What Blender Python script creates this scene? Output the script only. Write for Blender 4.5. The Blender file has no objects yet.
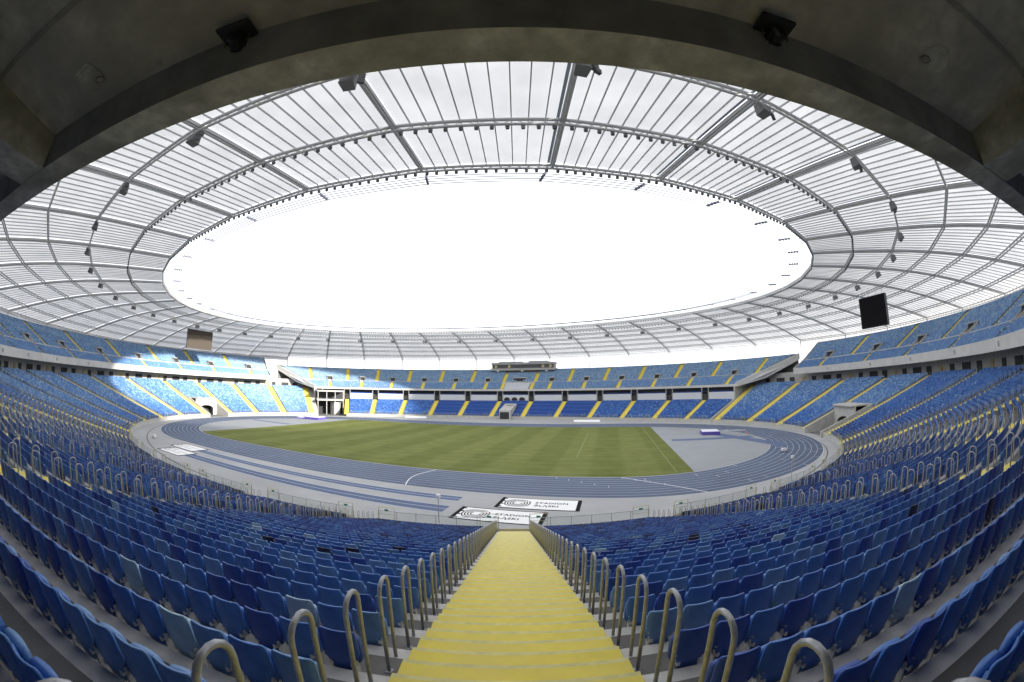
import bpy, math, random
import numpy as np
from mathutils import Matrix, Vector

random.seed(7)
rng = np.random.default_rng(11)
sc = bpy.context.scene
col = sc.collection
PI = math.pi

# ----------------------------------------------------------------- camera numbers (fisheye lens)
CAM = np.array([42.15, -94.02, 13.32])
YAW, PITCH, ROLL = .2455, .1181, -.0042
FPX, A3 = 394.25, .0256


def project(P):
    """world points -> pixels of the fisheye photograph (used only to rank which repeats show largest)"""
    d = np.asarray(P, float) - CAM
    cy, sy = math.cos(YAW), math.sin(YAW)
    X = d[..., 0] * cy + d[..., 1] * sy
    f = -d[..., 0] * sy + d[..., 1] * cy
    Z = d[..., 2]
    c, s_ = math.cos(PITCH), math.sin(PITCH)
    f, Z = f * c + Z * s_, -f * s_ + Z * c
    rho = np.hypot(X, Z) + 1e-9
    th = np.arctan2(rho, f)
    rr = FPX * (th + A3 * th ** 3)
    return np.stack([512 + rr * X / rho, 341 - rr * Z / rho], -1)


# ----------------------------------------------------------------- small helpers
ONES = ['', 'first', 'second', 'third', 'fourth', 'fifth', 'sixth', 'seventh', 'eighth', 'ninth', 'tenth', 'eleventh', 'twelfth']


def nth(n):
    if n < len(ONES):
        return ONES[n]
    return '%d%s' % (n, 'th' if 10 <= n % 100 <= 20 else {1: 'st', 2: 'nd', 3: 'rd'}.get(n % 10, 'th'))


def tag(o, label=None, cat=None, group=None, kind=None):
    for k, v in (('label', label), ('category', cat), ('group', group), ('kind', kind)):
        if v:
            o[k] = v
    return o


def empty(name, loc=(0, 0, 0), rz=0, parent=None):
    o = bpy.data.objects.new(name, None)
    o.empty_display_size = .2
    col.objects.link(o)
    o.location = loc
    o.rotation_euler = (0, 0, rz)
    if parent:
        o.parent = parent
    return o


class MB:
    """collects vertices and faces, builds ONE mesh object"""

    def __init__(self):
        self.v, self.f, self.m, self.n = [], [], [], 0

    def add(self, V, F, m=0):
        V = np.asarray(V, float).reshape(-1, 3)
        self.v.append(V)
        for f in F:
            self.f.append((np.asarray(f, np.int32) + self.n).reshape(1, -1))
        mm = np.full(len(F), m, np.int32)
        self.m.append(mm)
        self.n += len(V)

    def addq(self, V, Q, m=0):
        """bulk: V (n,3), Q (k,c) int faces of equal size"""
        V = np.asarray(V, float).reshape(-1, 3)
        Q = np.asarray(Q, np.int32)
        self.v.append(V)
        self.f.append(Q + self.n)
        self.m.append(np.full(len(Q), m, np.int32) if np.isscalar(m) else np.asarray(m, np.int32))
        self.n += len(V)

    def box(self, c, size, rz=0, m=0, T=None):
        x, y, z = [q / 2 for q in size]
        V = np.array([[i, j, k] for i in (-x, x) for j in (-y, y) for k in (-z, z)])
        ca, sa = math.cos(rz), math.sin(rz)
        V = np.stack([V[:, 0] * ca - V[:, 1] * sa, V[:, 0] * sa + V[:, 1] * ca, V[:, 2]], 1) + np.array(c)
        self.addq(V, [(0, 1, 3, 2), (4, 6, 7, 5), (0, 4, 5, 1), (2, 3, 7, 6), (0, 2, 6, 4), (1, 5, 7, 3)], m)

    def hexa(self, P, m=0):
        """8 corners: 0-3 bottom ring, 4-7 top ring"""
        self.addq(P, [(3, 2, 1, 0), (4, 5, 6, 7), (0, 1, 5, 4), (1, 2, 6, 5), (2, 3, 7, 6), (3, 0, 4, 7)], m)

    def tube(self, pts, r, n=8, m=0, closed=False, cap=True):
        P = np.asarray(pts, float)
        k = len(P)
        if closed:
            T = np.roll(P, -1, 0) - np.roll(P, 1, 0)
        else:
            T = np.gradient(P, axis=0)
        T /= np.linalg.norm(T, axis=1)[:, None] + 1e-12
        ref = np.array([0, 0, 1.]) if abs(T[0, 2]) < .9 else np.array([1., 0, 0])
        N = []
        u = np.cross(T[0], ref)
        u /= np.linalg.norm(u)
        for i in range(k):
            u = u - T[i] * (u @ T[i])
            u /= np.linalg.norm(u) + 1e-12
            N.append(u)
        N = np.array(N)
        B = np.cross(T, N)
        rad = np.broadcast_to(np.asarray(r, float), (k,))
        a = np.arange(n) * 2 * PI / n
        V = P[:, None] + rad[:, None, None] * (np.cos(a)[None, :, None] * N[:, None] + np.sin(a)[None, :, None] * B[:, None])
        Q = []
        kk = k if closed else k - 1
        for i in range(kk):
            j = (i + 1) % k
            for q in range(n):
                q2 = (q + 1) % n
                Q.append((i * n + q, i * n + q2, j * n + q2, j * n + q))
        base = self.n
        self.addq(V.reshape(-1, 3), Q, m)
        if cap and not closed:
            self.f.append(np.array([[base + q for q in range(n)][::-1]], np.int32))
            self.f.append(np.array([[base + (k - 1) * n + q for q in range(n)]], np.int32))
            self.m.append(np.array([m, m], np.int32))

    def bar(self, a, b, w, h, m=0):
        """rectangular bar from a to b, width w (horizontal) and height h"""
        a, b = np.array(a, float), np.array(b, float)
        t = b - a
        t /= np.linalg.norm(t) + 1e-12
        s_ = np.cross(t, [0, 0, 1.])
        if np.linalg.norm(s_) < 1e-3:
            s_ = np.array([1., 0, 0])
        s_ /= np.linalg.norm(s_)
        u = np.cross(s_, t)
        P = []
        for e in (a, b):
            for i, j in ((-1, -1), (1, -1), (1, 1), (-1, 1)):
                P.append(e + s_ * i * w / 2 + u * j * h / 2)
        self.addq(P, [(0, 1, 2, 3), (7, 6, 5, 4), (0, 4, 5, 1), (1, 5, 6, 2), (2, 6, 7, 3), (3, 7, 4, 0)], m)

    def sweep(self, prof, sfun, n, m=0, flip=False):
        """profile [(R,z)...] swept along the bowl's oval; sfun(R) -> (s0,s1)"""
        prof = np.asarray(prof, float)
        t = np.linspace(0, 1, n + 1)
        V = np.zeros((len(prof), n + 1, 3))
        for i, (R, z) in enumerate(prof):
            s0, s1 = sfun(R)
            V[i] = P_(s0 + (s1 - s0) * t, R, z)
        k = n + 1
        Q = []
        mm = []
        for i in range(len(prof) - 1):
            a = np.arange(n) + i * k
            q = np.stack([a, a + 1, a + 1 + k, a + k], 1)
            Q.append(q[:, ::-1] if flip else q)
            mi = m[i] if isinstance(m, (list, tuple)) else m
            mm.append(np.full(n, mi, np.int32))
        self.addq(V.reshape(-1, 3), np.concatenate(Q), np.concatenate(mm))

    def build(self, name, mats, parent=None, smooth=False, colour=None):
        me = bpy.data.meshes.new(name)
        V = np.concatenate(self.v) if self.v else np.zeros((0, 3))
        me.vertices.add(len(V))
        me.vertices.foreach_set('co', V.astype(np.float32).ravel())
        tot = np.concatenate([np.full(len(f), f.shape[1], np.int32) for f in self.f])
        idx = np.concatenate([f.ravel() for f in self.f])
        st = np.concatenate([[0], np.cumsum(tot)[:-1]]).astype(np.int32)
        me.loops.add(len(idx))
        me.loops.foreach_set('vertex_index', idx)
        me.polygons.add(len(tot))
        me.polygons.foreach_set('loop_start', st)
        me.polygons.foreach_set('material_index', np.concatenate(self.m))
        if smooth:
            me.polygons.foreach_set('use_smooth', np.ones(len(tot), bool))
        else:
            me.polygons.foreach_set('use_smooth', np.zeros(len(tot), bool))
        if not isinstance(mats, (list, tuple)):
            mats = [mats]
        for q in mats:
            me.materials.append(q)
        if colour is not None:
            at = me.color_attributes.new('seat_colour', 'FLOAT_COLOR', 'POINT')
            at.data.foreach_set('color', np.concatenate([colour, np.ones((len(colour), 1))], 1).astype(np.float32).ravel())
        me.update(calc_edges=True)
        me.validate()
        o = bpy.data.objects.new(name, me)
        col.objects.link(o)
        if parent:
            o.parent = parent
        return o


def copy_tree(o, parent=None):
    c = o.copy()
    col.objects.link(c)
    if parent:
        c.parent = parent
    for ch in list(o.children):
        copy_tree(ch, c)
    return c


# ----------------------------------------------------------------- the oval of the bowl
OA, OB, ON = 92., 66.3, 2.15
_t = np.linspace(0, 2 * PI, 8001)
_bx = OA * np.sign(np.cos(_t)) * np.abs(np.cos(_t)) ** (2 / ON)
_by = OB * np.sign(np.sin(_t)) * np.abs(np.sin(_t)) ** (2 / ON)
_nx = np.sign(_bx) * np.abs(_bx / OA) ** (ON - 1) / OA
_ny = np.sign(_by) * np.abs(_by / OB) ** (ON - 1) / OB
_l = np.hypot(_nx, _ny)
_nx, _ny = _nx / _l, _ny / _l
_s = np.concatenate([[0], np.cumsum(np.hypot(np.diff(_bx), np.diff(_by)))])
OL = _s[-1]


def frame(s):
    s = np.asarray(s, float) % OL
    n = np.stack([np.interp(s, _s, _nx), np.interp(s, _s, _ny)], -1)
    n /= np.linalg.norm(n, axis=-1)[..., None]
    return np.stack([np.interp(s, _s, _bx), np.interp(s, _s, _by)], -1), n


BOWL = [False]          # while the bowl is being built: its rows get closer together towards the two ends


def RE(n, R):
    if not BOWL[0]:
        return R
    k = .82 + .18 * np.clip(-n[..., 1] / .93, 0, 1) ** 2
    return np.where(np.asarray(R) < 0, R, np.minimum(R, 34.2) * k + np.maximum(np.asarray(R) - 34.2, 0))


def P_(s, R, z):
    b, n = frame(s)
    R = RE(n, R)
    xy = b + np.asarray(R)[..., None] * n if np.ndim(R) else b + R * n
    return np.concatenate([xy, np.broadcast_to(np.asarray(z, float), xy.shape[:-1])[..., None]], -1)


def place(s, R, z):
    """location and z rotation of a thing whose local -y looks at the pitch and local x runs along the row"""
    b, n = frame(s)
    p = b + RE(n, R) * n
    return (float(p[0]), float(p[1]), z), math.atan2(n[1], n[0]) - PI / 2


# ----------------------------------------------------------------- materials
def mat(name, base, rough=.6, metal=0., noise=None, scale=1., bump=0., spec=.5, dirt=None):
    m = bpy.data.materials.new(name)
    m.use_nodes = True
    nt = m.node_tree
    b = nt.nodes['Principled BSDF']
    b.inputs['Base Color'].default_value = (*base, 1)
    b.inputs['Roughness'].default_value = rough
    b.inputs['Metallic'].default_value = metal
    b.inputs['Specular IOR Level'].default_value = spec
    if noise or bump:
        tc = nt.nodes.new('ShaderNodeTexCoord')
        n = nt.nodes.new('ShaderNodeTexNoise')
        n.inputs['Scale'].default_value = scale
        n.inputs['Detail'].default_value = 8
        n.inputs['Roughness'].default_value = .62
        nt.links.new(tc.outputs['Object'], n.inputs['Vector'])
        if noise:
            r = nt.nodes.new('ShaderNodeValToRGB')
            r.color_ramp.elements[0].position = .32
            r.color_ramp.elements[1].position = .7
            r.color_ramp.elements[0].color = (*[c * (1 - noise) for c in base], 1)
            r.color_ramp.elements[1].color = (*[min(1, c * (1 + noise)) for c in base], 1)
            nt.links.new(n.outputs['Fac'], r.inputs['Fac'])
            out = r.outputs['Color']
            if dirt:
                n2 = nt.nodes.new('ShaderNodeTexNoise')
                n2.inputs['Scale'].default_value = scale * .23
                n2.inputs['Detail'].default_value = 5
                nt.links.new(tc.outputs['Object'], n2.inputs['Vector'])
                r2 = nt.nodes.new('ShaderNodeValToRGB')
                r2.color_ramp.elements[0].position = .42
                r2.color_ramp.elements[1].position = .66
                mx = nt.nodes.new('ShaderNodeMixRGB')
                nt.links.new(n2.outputs['Fac'], r2.inputs['Fac'])
                nt.links.new(r2.outputs['Color'], mx.inputs['Fac'])
                nt.links.new(out, mx.inputs['Color1'])
                mx.inputs['Color2'].default_value = (*dirt, 1)
                out = mx.outputs['Color']
            nt.links.new(out, b.inputs['Base Color'])
        if bump:
            bp = nt.nodes.new('ShaderNodeBump')
            bp.inputs['Strength'].default_value = bump
            bp.inputs['Distance'].default_value = .02
            nt.links.new(n.outputs['Fac'], bp.inputs['Height'])
            nt.links.new(bp.outputs['Normal'], b.inputs['Normal'])
    return m


M = {}
M['concrete'] = mat('terrace concrete', (.205, .198, .19), .85, noise=.25, scale=1.3, bump=.15, dirt=(.14, .134, .127))
M['nosing'] = mat('pale row nosing', (.60, .59, .56), .8, noise=.15, scale=3)
M['riser'] = mat('riser concrete', (.40, .39, .37), .85, noise=.15, scale=2)
M['wallc'] = mat('wall concrete', (.46, .45, .43), .85, noise=.12, scale=.8)
M['fascia'] = mat('fascia concrete', (.62, .61, .59), .75, noise=.08, scale=.5)
M['soffit'] = mat('soffit concrete', (.57, .555, .49), .9, noise=.26, scale=5.5, bump=.7, dirt=(.40, .39, .345))
M['soffit_dark'] = mat('shade toned beam concrete', (.31, .30, .265), .9, noise=.3, scale=2.2, bump=.3)  # shade on the beam's inner face put into a darker colour; seams share it
M['beam'] = mat('beam concrete', (.58, .57, .50), .9, noise=.32, scale=7., bump=.6, dirt=(.31, .30, .24))
M['yellow'] = mat('yellow step paint', (.78, .645, .095), .7, noise=.07, scale=3.5, bump=.08, dirt=(.74, .62, .13))
M['yellow_edge'] = mat('worn step edge', (.68, .62, .27), .75, noise=.15, scale=5)
M['steel'] = mat('galvanised tube', (.40, .41, .43), .36, metal=.35, noise=.25, scale=14)
M['girder'] = mat('painted girder', (.58, .585, .59), .5, noise=.05, scale=1)
M['girder_pale'] = mat('painted ring tube', (.60, .605, .61), .5)
M['gutter'] = mat('blue grey gutter', (.36, .40, .48), .5)
M['cable'] = mat('dark cable', (.10, .11, .16), .5)
M['black'] = mat('black housing', (.025, .025, .027), .5)
M['darkgrey'] = mat('dark grey housing', (.09, .09, .095), .5)
M['screen'] = mat('switched off screen', (.012, .011, .013), .8, spec=.1)
M['screen_back'] = mat('brown screen panel', (.085, .07, .058), .75, spec=.15)
M['white'] = mat('white paint', (.8, .8, .79), .6)
M['whiteband'] = mat('white balcony panel', (.66, .67, .69), .55)
M['greypanel'] = mat('grey sheet cover', (.5, .52, .56), .6)
M['banner'] = mat('white banner fabric', (.80, .80, .80), .7, noise=.04, scale=1.5)
M['print'] = mat('black print', (.016, .016, .018), .9, spec=.05)
M['greyprint'] = mat('grey print', (.35, .35, .37), .7)
M['track'] = mat('blue running track', (.058, .080, .138), .8, noise=.14, scale=.35, dirt=(.068, .092, .152))
M['apron'] = mat('grey apron paving', (.345, .35, .358), .85, noise=.09, scale=.25, dirt=(.30, .304, .312))
M['infield'] = mat('grey blue infield coating', (.235, .245, .262), .85, noise=.06, scale=.2)
M['runway'] = mat('dark blue runway', (.07, .10, .19), .8, noise=.08, scale=.5)
M['line'] = mat('white track line', (.75, .76, .78), .7)
M['lane'] = mat('pale blue lane line', (.50, .55, .64), .7)
M['drain'] = mat('dark drain', (.06, .06, .06), .8)
M['ground'] = mat('outer ground', (.16, .16, .15), .9, noise=.2, scale=.05)
M['dark'] = mat('opening shade colour', (.055, .056, .06), .9)  # dark tone painted for the shade inside doorways, recesses and stair openings
M['gallery'] = mat('gallery back wall', (.16, .17, .20), .6)
M['door'] = mat('yellowish door', (.42, .33, .16), .6)
M['foam'] = mat('purple mat cover', (.10, .07, .35), .6)
M['foamtop'] = mat('pale mat top', (.62, .60, .68), .6)
M['orange'] = mat('orange plastic', (.6, .2, .06), .6)
M['green'] = mat('green sign', (.02, .30, .12), .5)
M['gatepanel'] = mat('yellow gate frame', (.55, .50, .22), .5)
M['speaker'] = mat('speaker cabinet', (.20, .20, .205), .5)
M['lens'] = mat('lamp glass', (.55, .56, .58), .2)

# glass of the fences
m = bpy.data.materials.new('fence glass')
m.use_nodes = True
nt = m.node_tree
nt.nodes.clear()
o_ = nt.nodes.new('ShaderNodeOutputMaterial')
mx = nt.nodes.new('ShaderNodeMixShader')
tr = nt.nodes.new('ShaderNodeBsdfTransparent')
tr.inputs['Color'].default_value = (.93, .95, .93, 1)
gl = nt.nodes.new('ShaderNodeBsdfPrincipled')
gl.inputs['Base Color'].default_value = (.5, .55, .5, 1)
gl.inputs['Roughness'].default_value = .15
mx.inputs[0].default_value = .10
nt.links.new(tr.outputs[0], mx.inputs[1])
nt.links.new(gl.outputs[0], mx.inputs[2])
nt.links.new(mx.outputs[0], o_.inputs[0])
M['glass'] = m

# translucent roof sheet
m = bpy.data.materials.new('translucent roof sheet')
m.use_nodes = True
nt = m.node_tree
nt.nodes.clear()
o_ = nt.nodes.new('ShaderNodeOutputMaterial')
mx = nt.nodes.new('ShaderNodeMixShader')
d_ = nt.nodes.new('ShaderNodeBsdfDiffuse')
t_ = nt.nodes.new('ShaderNodeBsdfTranslucent')
tc = nt.nodes.new('ShaderNodeTexCoord')
nz = nt.nodes.new('ShaderNodeTexNoise')
nz.inputs['Scale'].default_value = .28
nz.inputs['Detail'].default_value = 9
rp = nt.nodes.new('ShaderNodeValToRGB')
rp.color_ramp.elements[0].position = .35
rp.color_ramp.elements[1].position = .7
rp.color_ramp.elements[0].color = (.70, .715, .755, 1)
rp.color_ramp.elements[1].color = (.84, .85, .88, 1)
nt.links.new(tc.outputs['Object'], nz.inputs['Vector'])
nt.links.new(nz.outputs['Fac'], rp.inputs['Fac'])
nt.links.new(rp.outputs['Color'], t_.inputs['Color'])
d_.inputs['Color'].default_value = (.72, .73, .76, 1)
mx.inputs[0].default_value = .36
nt.links.new(d_.outputs[0], mx.inputs[1])
nt.links.new(t_.outputs[0], mx.inputs[2])
nt.links.new(mx.outputs[0], o_.inputs[0])
M['roof'] = m

# seats that read their own colour from the mesh
m = bpy.data.materials.new('seat plastic')
m.use_nodes = True
nt = m.node_tree
b_ = nt.nodes['Principled BSDF']
b_.inputs['Roughness'].default_value = .42
a_ = nt.nodes.new('ShaderNodeAttribute')
a_.attribute_name = 'seat_colour'
tc = nt.nodes.new('ShaderNodeTexCoord')
nz = nt.nodes.new('ShaderNodeTexNoise')
nz.inputs['Scale'].default_value = 3.5
nz.inputs['Detail'].default_value = 7
nt.links.new(tc.outputs['Object'], nz.inputs['Vector'])
rp = nt.nodes.new('ShaderNodeValToRGB')
rp.color_ramp.elements[0].position = .3
rp.color_ramp.elements[1].position = .72
rp.color_ramp.elements[0].color = (.80, .80, .80, 1)
rp.color_ramp.elements[1].color = (1.18, 1.16, 1.12, 1)
mu_ = nt.nodes.new('ShaderNodeMixRGB')
mu_.blend_type = 'MULTIPLY'
mu_.inputs['Fac'].default_value = 1
nt.links.new(nz.outputs['Fac'], rp.inputs['Fac'])
nt.links.new(a_.outputs['Color'], mu_.inputs['Color1'])
nt.links.new(rp.outputs['Color'], mu_.inputs['Color2'])
nt.links.new(mu_.outputs['Color'], b_.inputs['Base Color'])
M['seats'] = m

# mown grass: broad stripes across the pitch, finer ones along it
m = bpy.data.materials.new('mown grass')
m.use_nodes = True
nt = m.node_tree
b_ = nt.nodes['Principled BSDF']
b_.inputs['Roughness'].default_value = .95
b_.inputs['Specular IOR Level'].default_value = .15
tc = nt.nodes.new('ShaderNodeTexCoord')
sep = nt.nodes.new('ShaderNodeSeparateXYZ')
nt.links.new(tc.outputs['Object'], sep.inputs[0])


def math_node(op, a, b=None):
    n = nt.nodes.new('ShaderNodeMath')
    n.operation = op
    for i, v in enumerate((a, b)):
        if v is None:
            continue
        if isinstance(v, (int, float)):
            n.inputs[i].default_value = v
        else:
            nt.links.new(v, n.inputs[i])
    return n.outputs[0]


sx = math_node('SINE', math_node('MULTIPLY', math_node('ADD', sep.outputs['X'], 1.0), PI / 5.7))
sx = math_node('MULTIPLY', math_node('MAXIMUM', math_node('MINIMUM', math_node('MULTIPLY', sx, 4.0), 1.0), -1.0), .5)
sy = math_node('SINE', math_node('MULTIPLY', sep.outputs['Y'], PI / 1.9))
sy = math_node('MULTIPLY', math_node('MAXIMUM', math_node('MINIMUM', math_node('MULTIPLY', sy, 3.0), 1.0), -1.0), .12)
n1 = nt.nodes.new('ShaderNodeTexNoise')
n1.inputs['Scale'].default_value = .22
n1.inputs['Detail'].default_value = 9
n1.inputs['Roughness'].default_value = .7
nt.links.new(tc.outputs['Object'], n1.inputs['Vector'])
nn = math_node('MULTIPLY', math_node('SUBTRACT', n1.outputs['Fac'], .5), 2.9)
fac = math_node('ADD', math_node('ADD', math_node('MULTIPLY', sx, .58), sy), nn)
fac = math_node('ADD', math_node('MULTIPLY', fac, .5), .5)
rp = nt.nodes.new('ShaderNodeValToRGB')
rp.color_ramp.elements[0].position = 0
rp.color_ramp.elements[1].position = 1
rp.color_ramp.elements[0].color = (.082, .098, .020, 1)
rp.color_ramp.elements[1].color = (.158, .172, .052, 1)
nt.links.new(fac, rp.inputs['Fac'])
nt.links.new(rp.outputs['Color'], b_.inputs['Base Color'])
M['grass'] = m


def structure(o):
    o['kind'] = 'structure'
    return o


# ----------------------------------------------------------------- ground, apron, track, pitch
mb = MB()
mb.addq([(-2500, -2500, -.03), (2500, -2500, -.03), (2500, 2500, -.03), (-2500, 2500, -.03)], [(0, 1, 2, 3)])
structure(mb.build('ground', M['ground']))

mb = MB()
ss = np.linspace(0, OL, 241)[:-1]
ring = P_(ss, .4, .0)
ring[:, 2] = .004
mb.add(ring, [list(range(len(ring)))])
structure(mb.build('apron_paving', M['apron']))

HS = 42.195


def stadium(R, n=96):
    a = np.linspace(-PI / 2, PI / 2, n)
    r = np.stack([HS + R * np.cos(a), R * np.sin(a)], 1)
    l = -r
    return np.concatenate([r, l])


def annulus(mb, R0, R1, z, m=0, n=96):
    A, B = stadium(R0, n), stadium(R1, n)
    k = len(A)
    V = np.concatenate([np.c_[A, np.full(k, z)], np.c_[B, np.full(k, z)]])
    i = np.arange(k)
    j = (i + 1) % k
    mb.addq(V, np.stack([i, i + k, j + k, j], 1), m)


mb = MB()
annulus(mb, 36.5, 47.6, .008)
# straight extension of the sprint lanes beyond the near bend is part of the track
track = structure(mb.build('running_track', M['track']))
mb = MB()
for k in range(0, 10):
    R = 36.56 + 1.22 * k
    annulus(mb, R - .035, R + .035, .0125, 0 if k in (0, 9) else 1)
mb.build('lane_line', [M['line'], M['lane']], track)
mb = MB()
# curved break lines and short stagger marks
for (x0, y0, x1, y1, bow) in [(15.2, -36.6, 15.6, -47.4, 2.2), (44.0, -36.6, 54.5, -46.0, -1.0)]:
    t = np.linspace(0, 1, 24)
    px = x0 + (x1 - x0) * t - bow * np.sin(PI * t) * (.6)
    py = y0 + (y1 - y0) * t
    d = np.stack([np.gradient(px), np.gradient(py)], 1)
    d /= np.linalg.norm(d, axis=1)[:, None]
    nrm = np.stack([-d[:, 1], d[:, 0]], 1) * .07
    A = np.c_[px, py] + nrm
    B = np.c_[px, py] - nrm
    k = len(t)
    V = np.c_[np.concatenate([A, B]), np.full(2 * k, .0165)]
    i = np.arange(k - 1)
    mb.addq(V, np.stack([i, i + 1, i + 1 + k, i + k], 1))
r2 = random.Random(3)
for k in range(30):
    lane = r2.randrange(9)
    a = r2.uniform(-1.5, .2)
    R = 36.56 + 1.22 * (lane + .5)
    mb.box((HS + R * math.cos(a), R * math.sin(a), .0165), (.9, .07, .002), a)
for k in range(9):
    mb.box((34.5 + 1.9 * k, -36.56 - 1.22 * (k % 5 + .5), .0165), (.08, .5, .002), .1)
mb.build('stagger_mark', M['line'], track)

mb = MB()
A = stadium(36.5)
mb.add(np.c_[A, np.full(len(A), .0085)], [list(range(len(A)))])
structure(mb.build('infield_surface', M['infield']))

GX, GY = 55.2, 36.35
mb = MB()
# grass rectangle, clipped near the bends by the kerb of the track
pts = []
for sx_, sy_ in ((1, -1), (1, 1), (-1, 1), (-1, -1)):
    yb = math.sqrt(36.35 ** 2 - (GX - HS) ** 2)
    arc = [(GX, yb)] + [(HS + 36.35 * math.cos(a), 36.35 * math.sin(a)) for a in np.linspace(math.asin(yb / 36.35), PI / 2, 8)[1:]]
    if sx_ * sy_ < 0:
        arc = arc[::-1]
    pts += [(sx_ * x, sy_ * y, .018) for x, y in arc]
mb.add(pts, [list(range(len(pts)))])
pitch = structure(mb.build('pitch', M['grass']))
mb = MB()
for x in (-52.5, 52.5):
    mb.box((x, 0, .0235), (.12, 68, .002))
for y in (-34, 34):
    mb.box((0, y, .0235), (104.8, .07, .002))
for sx_ in (-1, 1):
    mb.box((sx_ * 36, 0, .0235), (.12, 40.3, .002))
    for sy_ in (-1, 1):
        mb.box((sx_ * 44.25, sy_ * 20.15, .0235), (16.3, .08, .002))
m2 = mat('worn pitch line', (.20, .23, .10), .9)
mb.build('pitch_marking', m2, pitch)

# blue runways on the near apron and in the right-hand infield
mb = MB()
for y0, y1 in ((-50.05, -51.95), (-54.1, -56.5)):
    mb.addq([(-34, y0, .0105), (-34, y1, .0105), (25, y1, .0105), (25, y0, .0105)], [(0, 1, 2, 3)])
mb.addq([(57, .2, .0125), (77.5, -.2, .0125), (77.5, 3.2, .0125), (57.3, 3.3, .0125)], [(0, 1, 2, 3)])
for side in (1,):
    # water-jump curve leaving the bend
    t = np.linspace(0, 1, 30)
    bx = 67 + 8.2 * np.sin(t * PI * .78)
    by = 13.5 - 30 * t
    bx = 66.0 + (76.5 - 66.0) * np.clip(t * 1.15, 0, 1) ** .8
    w = 3.4
    V = np.concatenate([np.c_[bx, by], np.c_[bx + w, by + w * .35]])
    k = len(t)
    i = np.arange(k - 1)
    mb.addq(np.c_[V, np.full(2 * k, .0145)], np.stack([i, i + k, i + k + 1, i + 1], 1))
mb.addq([(-57, 1, .0125), (-77, 1, .0125), (-77, 3, .0125), (-57, 3, .0125)], [(0, 1, 2, 3)])
rw = structure(mb.build('runway_path', M['runway']))
mb = MB()
for y in (-50.05, -51.0, -51.95, -54.1, -55.3, -56.5):
    mb.box((-4.5, y, .0155), (59, .09, .002))
mb.build('runway_line', M['lane'], rw)

# drain curve round the apron
mb = MB()
for (sa, sb, R) in ((296, 372, -4.2), (455, 512, -2.9)):
    s_ = np.linspace(sa, sb, 60)
    A, B = P_(s_, R, .0), P_(s_, R + .22, .0)
    V = np.concatenate([A, B])
    V[:, 2] = .0115
    k = 60
    i = np.arange(k - 1)
    mb.addq(V, np.stack([i, i + 1, i + k + 1, i + k], 1))
structure(mb.build('drain_path', M['drain']))

# ----------------------------------------------------------------- lower bowl
BOWL[0] = True
ROWD, RISE, Z0 = .86, .2745, 1.0
NROW = 40
SA0, DA = 415.08, 13.349
AH = 1.25                                     # half width of a yellow stairway
BOWL0, BOWL1 = 211.2, OL + 42.85               # the lower bowl runs from the far left round the near side to the far right
aisles = [SA0 - 3 * DA - 12.39 * k for k in range(13, 0, -1)] + [SA0 + DA * k for k in range(-3, 11)]
PORTALS = [(497.3, OL + .15, 15.2), (252.4, 262.2, 15.2)]   # s0, s1, depth
RTOP = ROWD * NROW


def zrow(r):
    return Z0 + RISE * r


def terrace_profile(r0, r1, rowd=ROWD, rise=RISE, z0=Z0, R0=0.):
    prof, ms = [], []
    for r in range(r0, r1):
        R, z = R0 + rowd * r, z0 + rise * r
        prof += [(R, z), (R + .20, z + .002), (R + rowd - .002, z)]
        ms += [1, 0, 2]
    return prof, ms[:-1]


lower = empty('lower_stand')
tag(lower, 'long lower concrete grandstand wrapping round the left, near and right sides', 'grandstand')
mb = MB()
cuts = sorted([BOWL0, BOWL1] + [q for p in PORTALS for q in p[:2]])
for a, b in zip(cuts[:-1], cuts[1:]):
    r0 = 0
    for p in PORTALS:
        if abs(a - p[0]) < .01:
            r0 = int(math.ceil(p[2] / ROWD))
    prof, ms = terrace_profile(r0, NROW)
    mb.sweep(prof, lambda R: (a, b), max(6, int((b - a) / 2.2)), ms)
mb.build('terrace', [M['concrete'], M['nosing'], M['riser']], lower)
mb = MB()
for a, b in zip(cuts[:-1], cuts[1:]):
    if any(abs(a - p[0]) < .01 for p in PORTALS):
        continue
    mb.sweep([(-.002, 0), (-.002, 1.28), (.09, 1.28), (.09, Z0 + .003)], lambda R: (a, b), max(6, int((b - a) / 2.5)))
mb.build('front_wall', M['wallc'], lower)
# concourse behind the last row: floor, back wall with doors
mb = MB()
zt = zrow(NROW - 1)
mb.sweep([(RTOP - .01, zt + .004), (RTOP + 3.2, zt + .004), (RTOP + 3.2, 15.8)], lambda R: (BOWL0, BOWL1), 150)
mb.build('back_wall', M['wallc'], lower)
for i, a in enumerate(aisles[:-1]):
    for f, w, mi in ((.0, 1.3, 1), (.25, 2.2, 0), (.5, 3.6, 0), (.78, 1.8, 0)):
        if 372 < a + DA * f < 458:
            continue
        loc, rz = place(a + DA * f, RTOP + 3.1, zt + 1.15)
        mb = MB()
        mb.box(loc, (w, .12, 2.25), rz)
        mb.build('doorway', M['door'] if mi else M['dark'], lower)  # dark boxes paint the shade of openings on the solid wall
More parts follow.
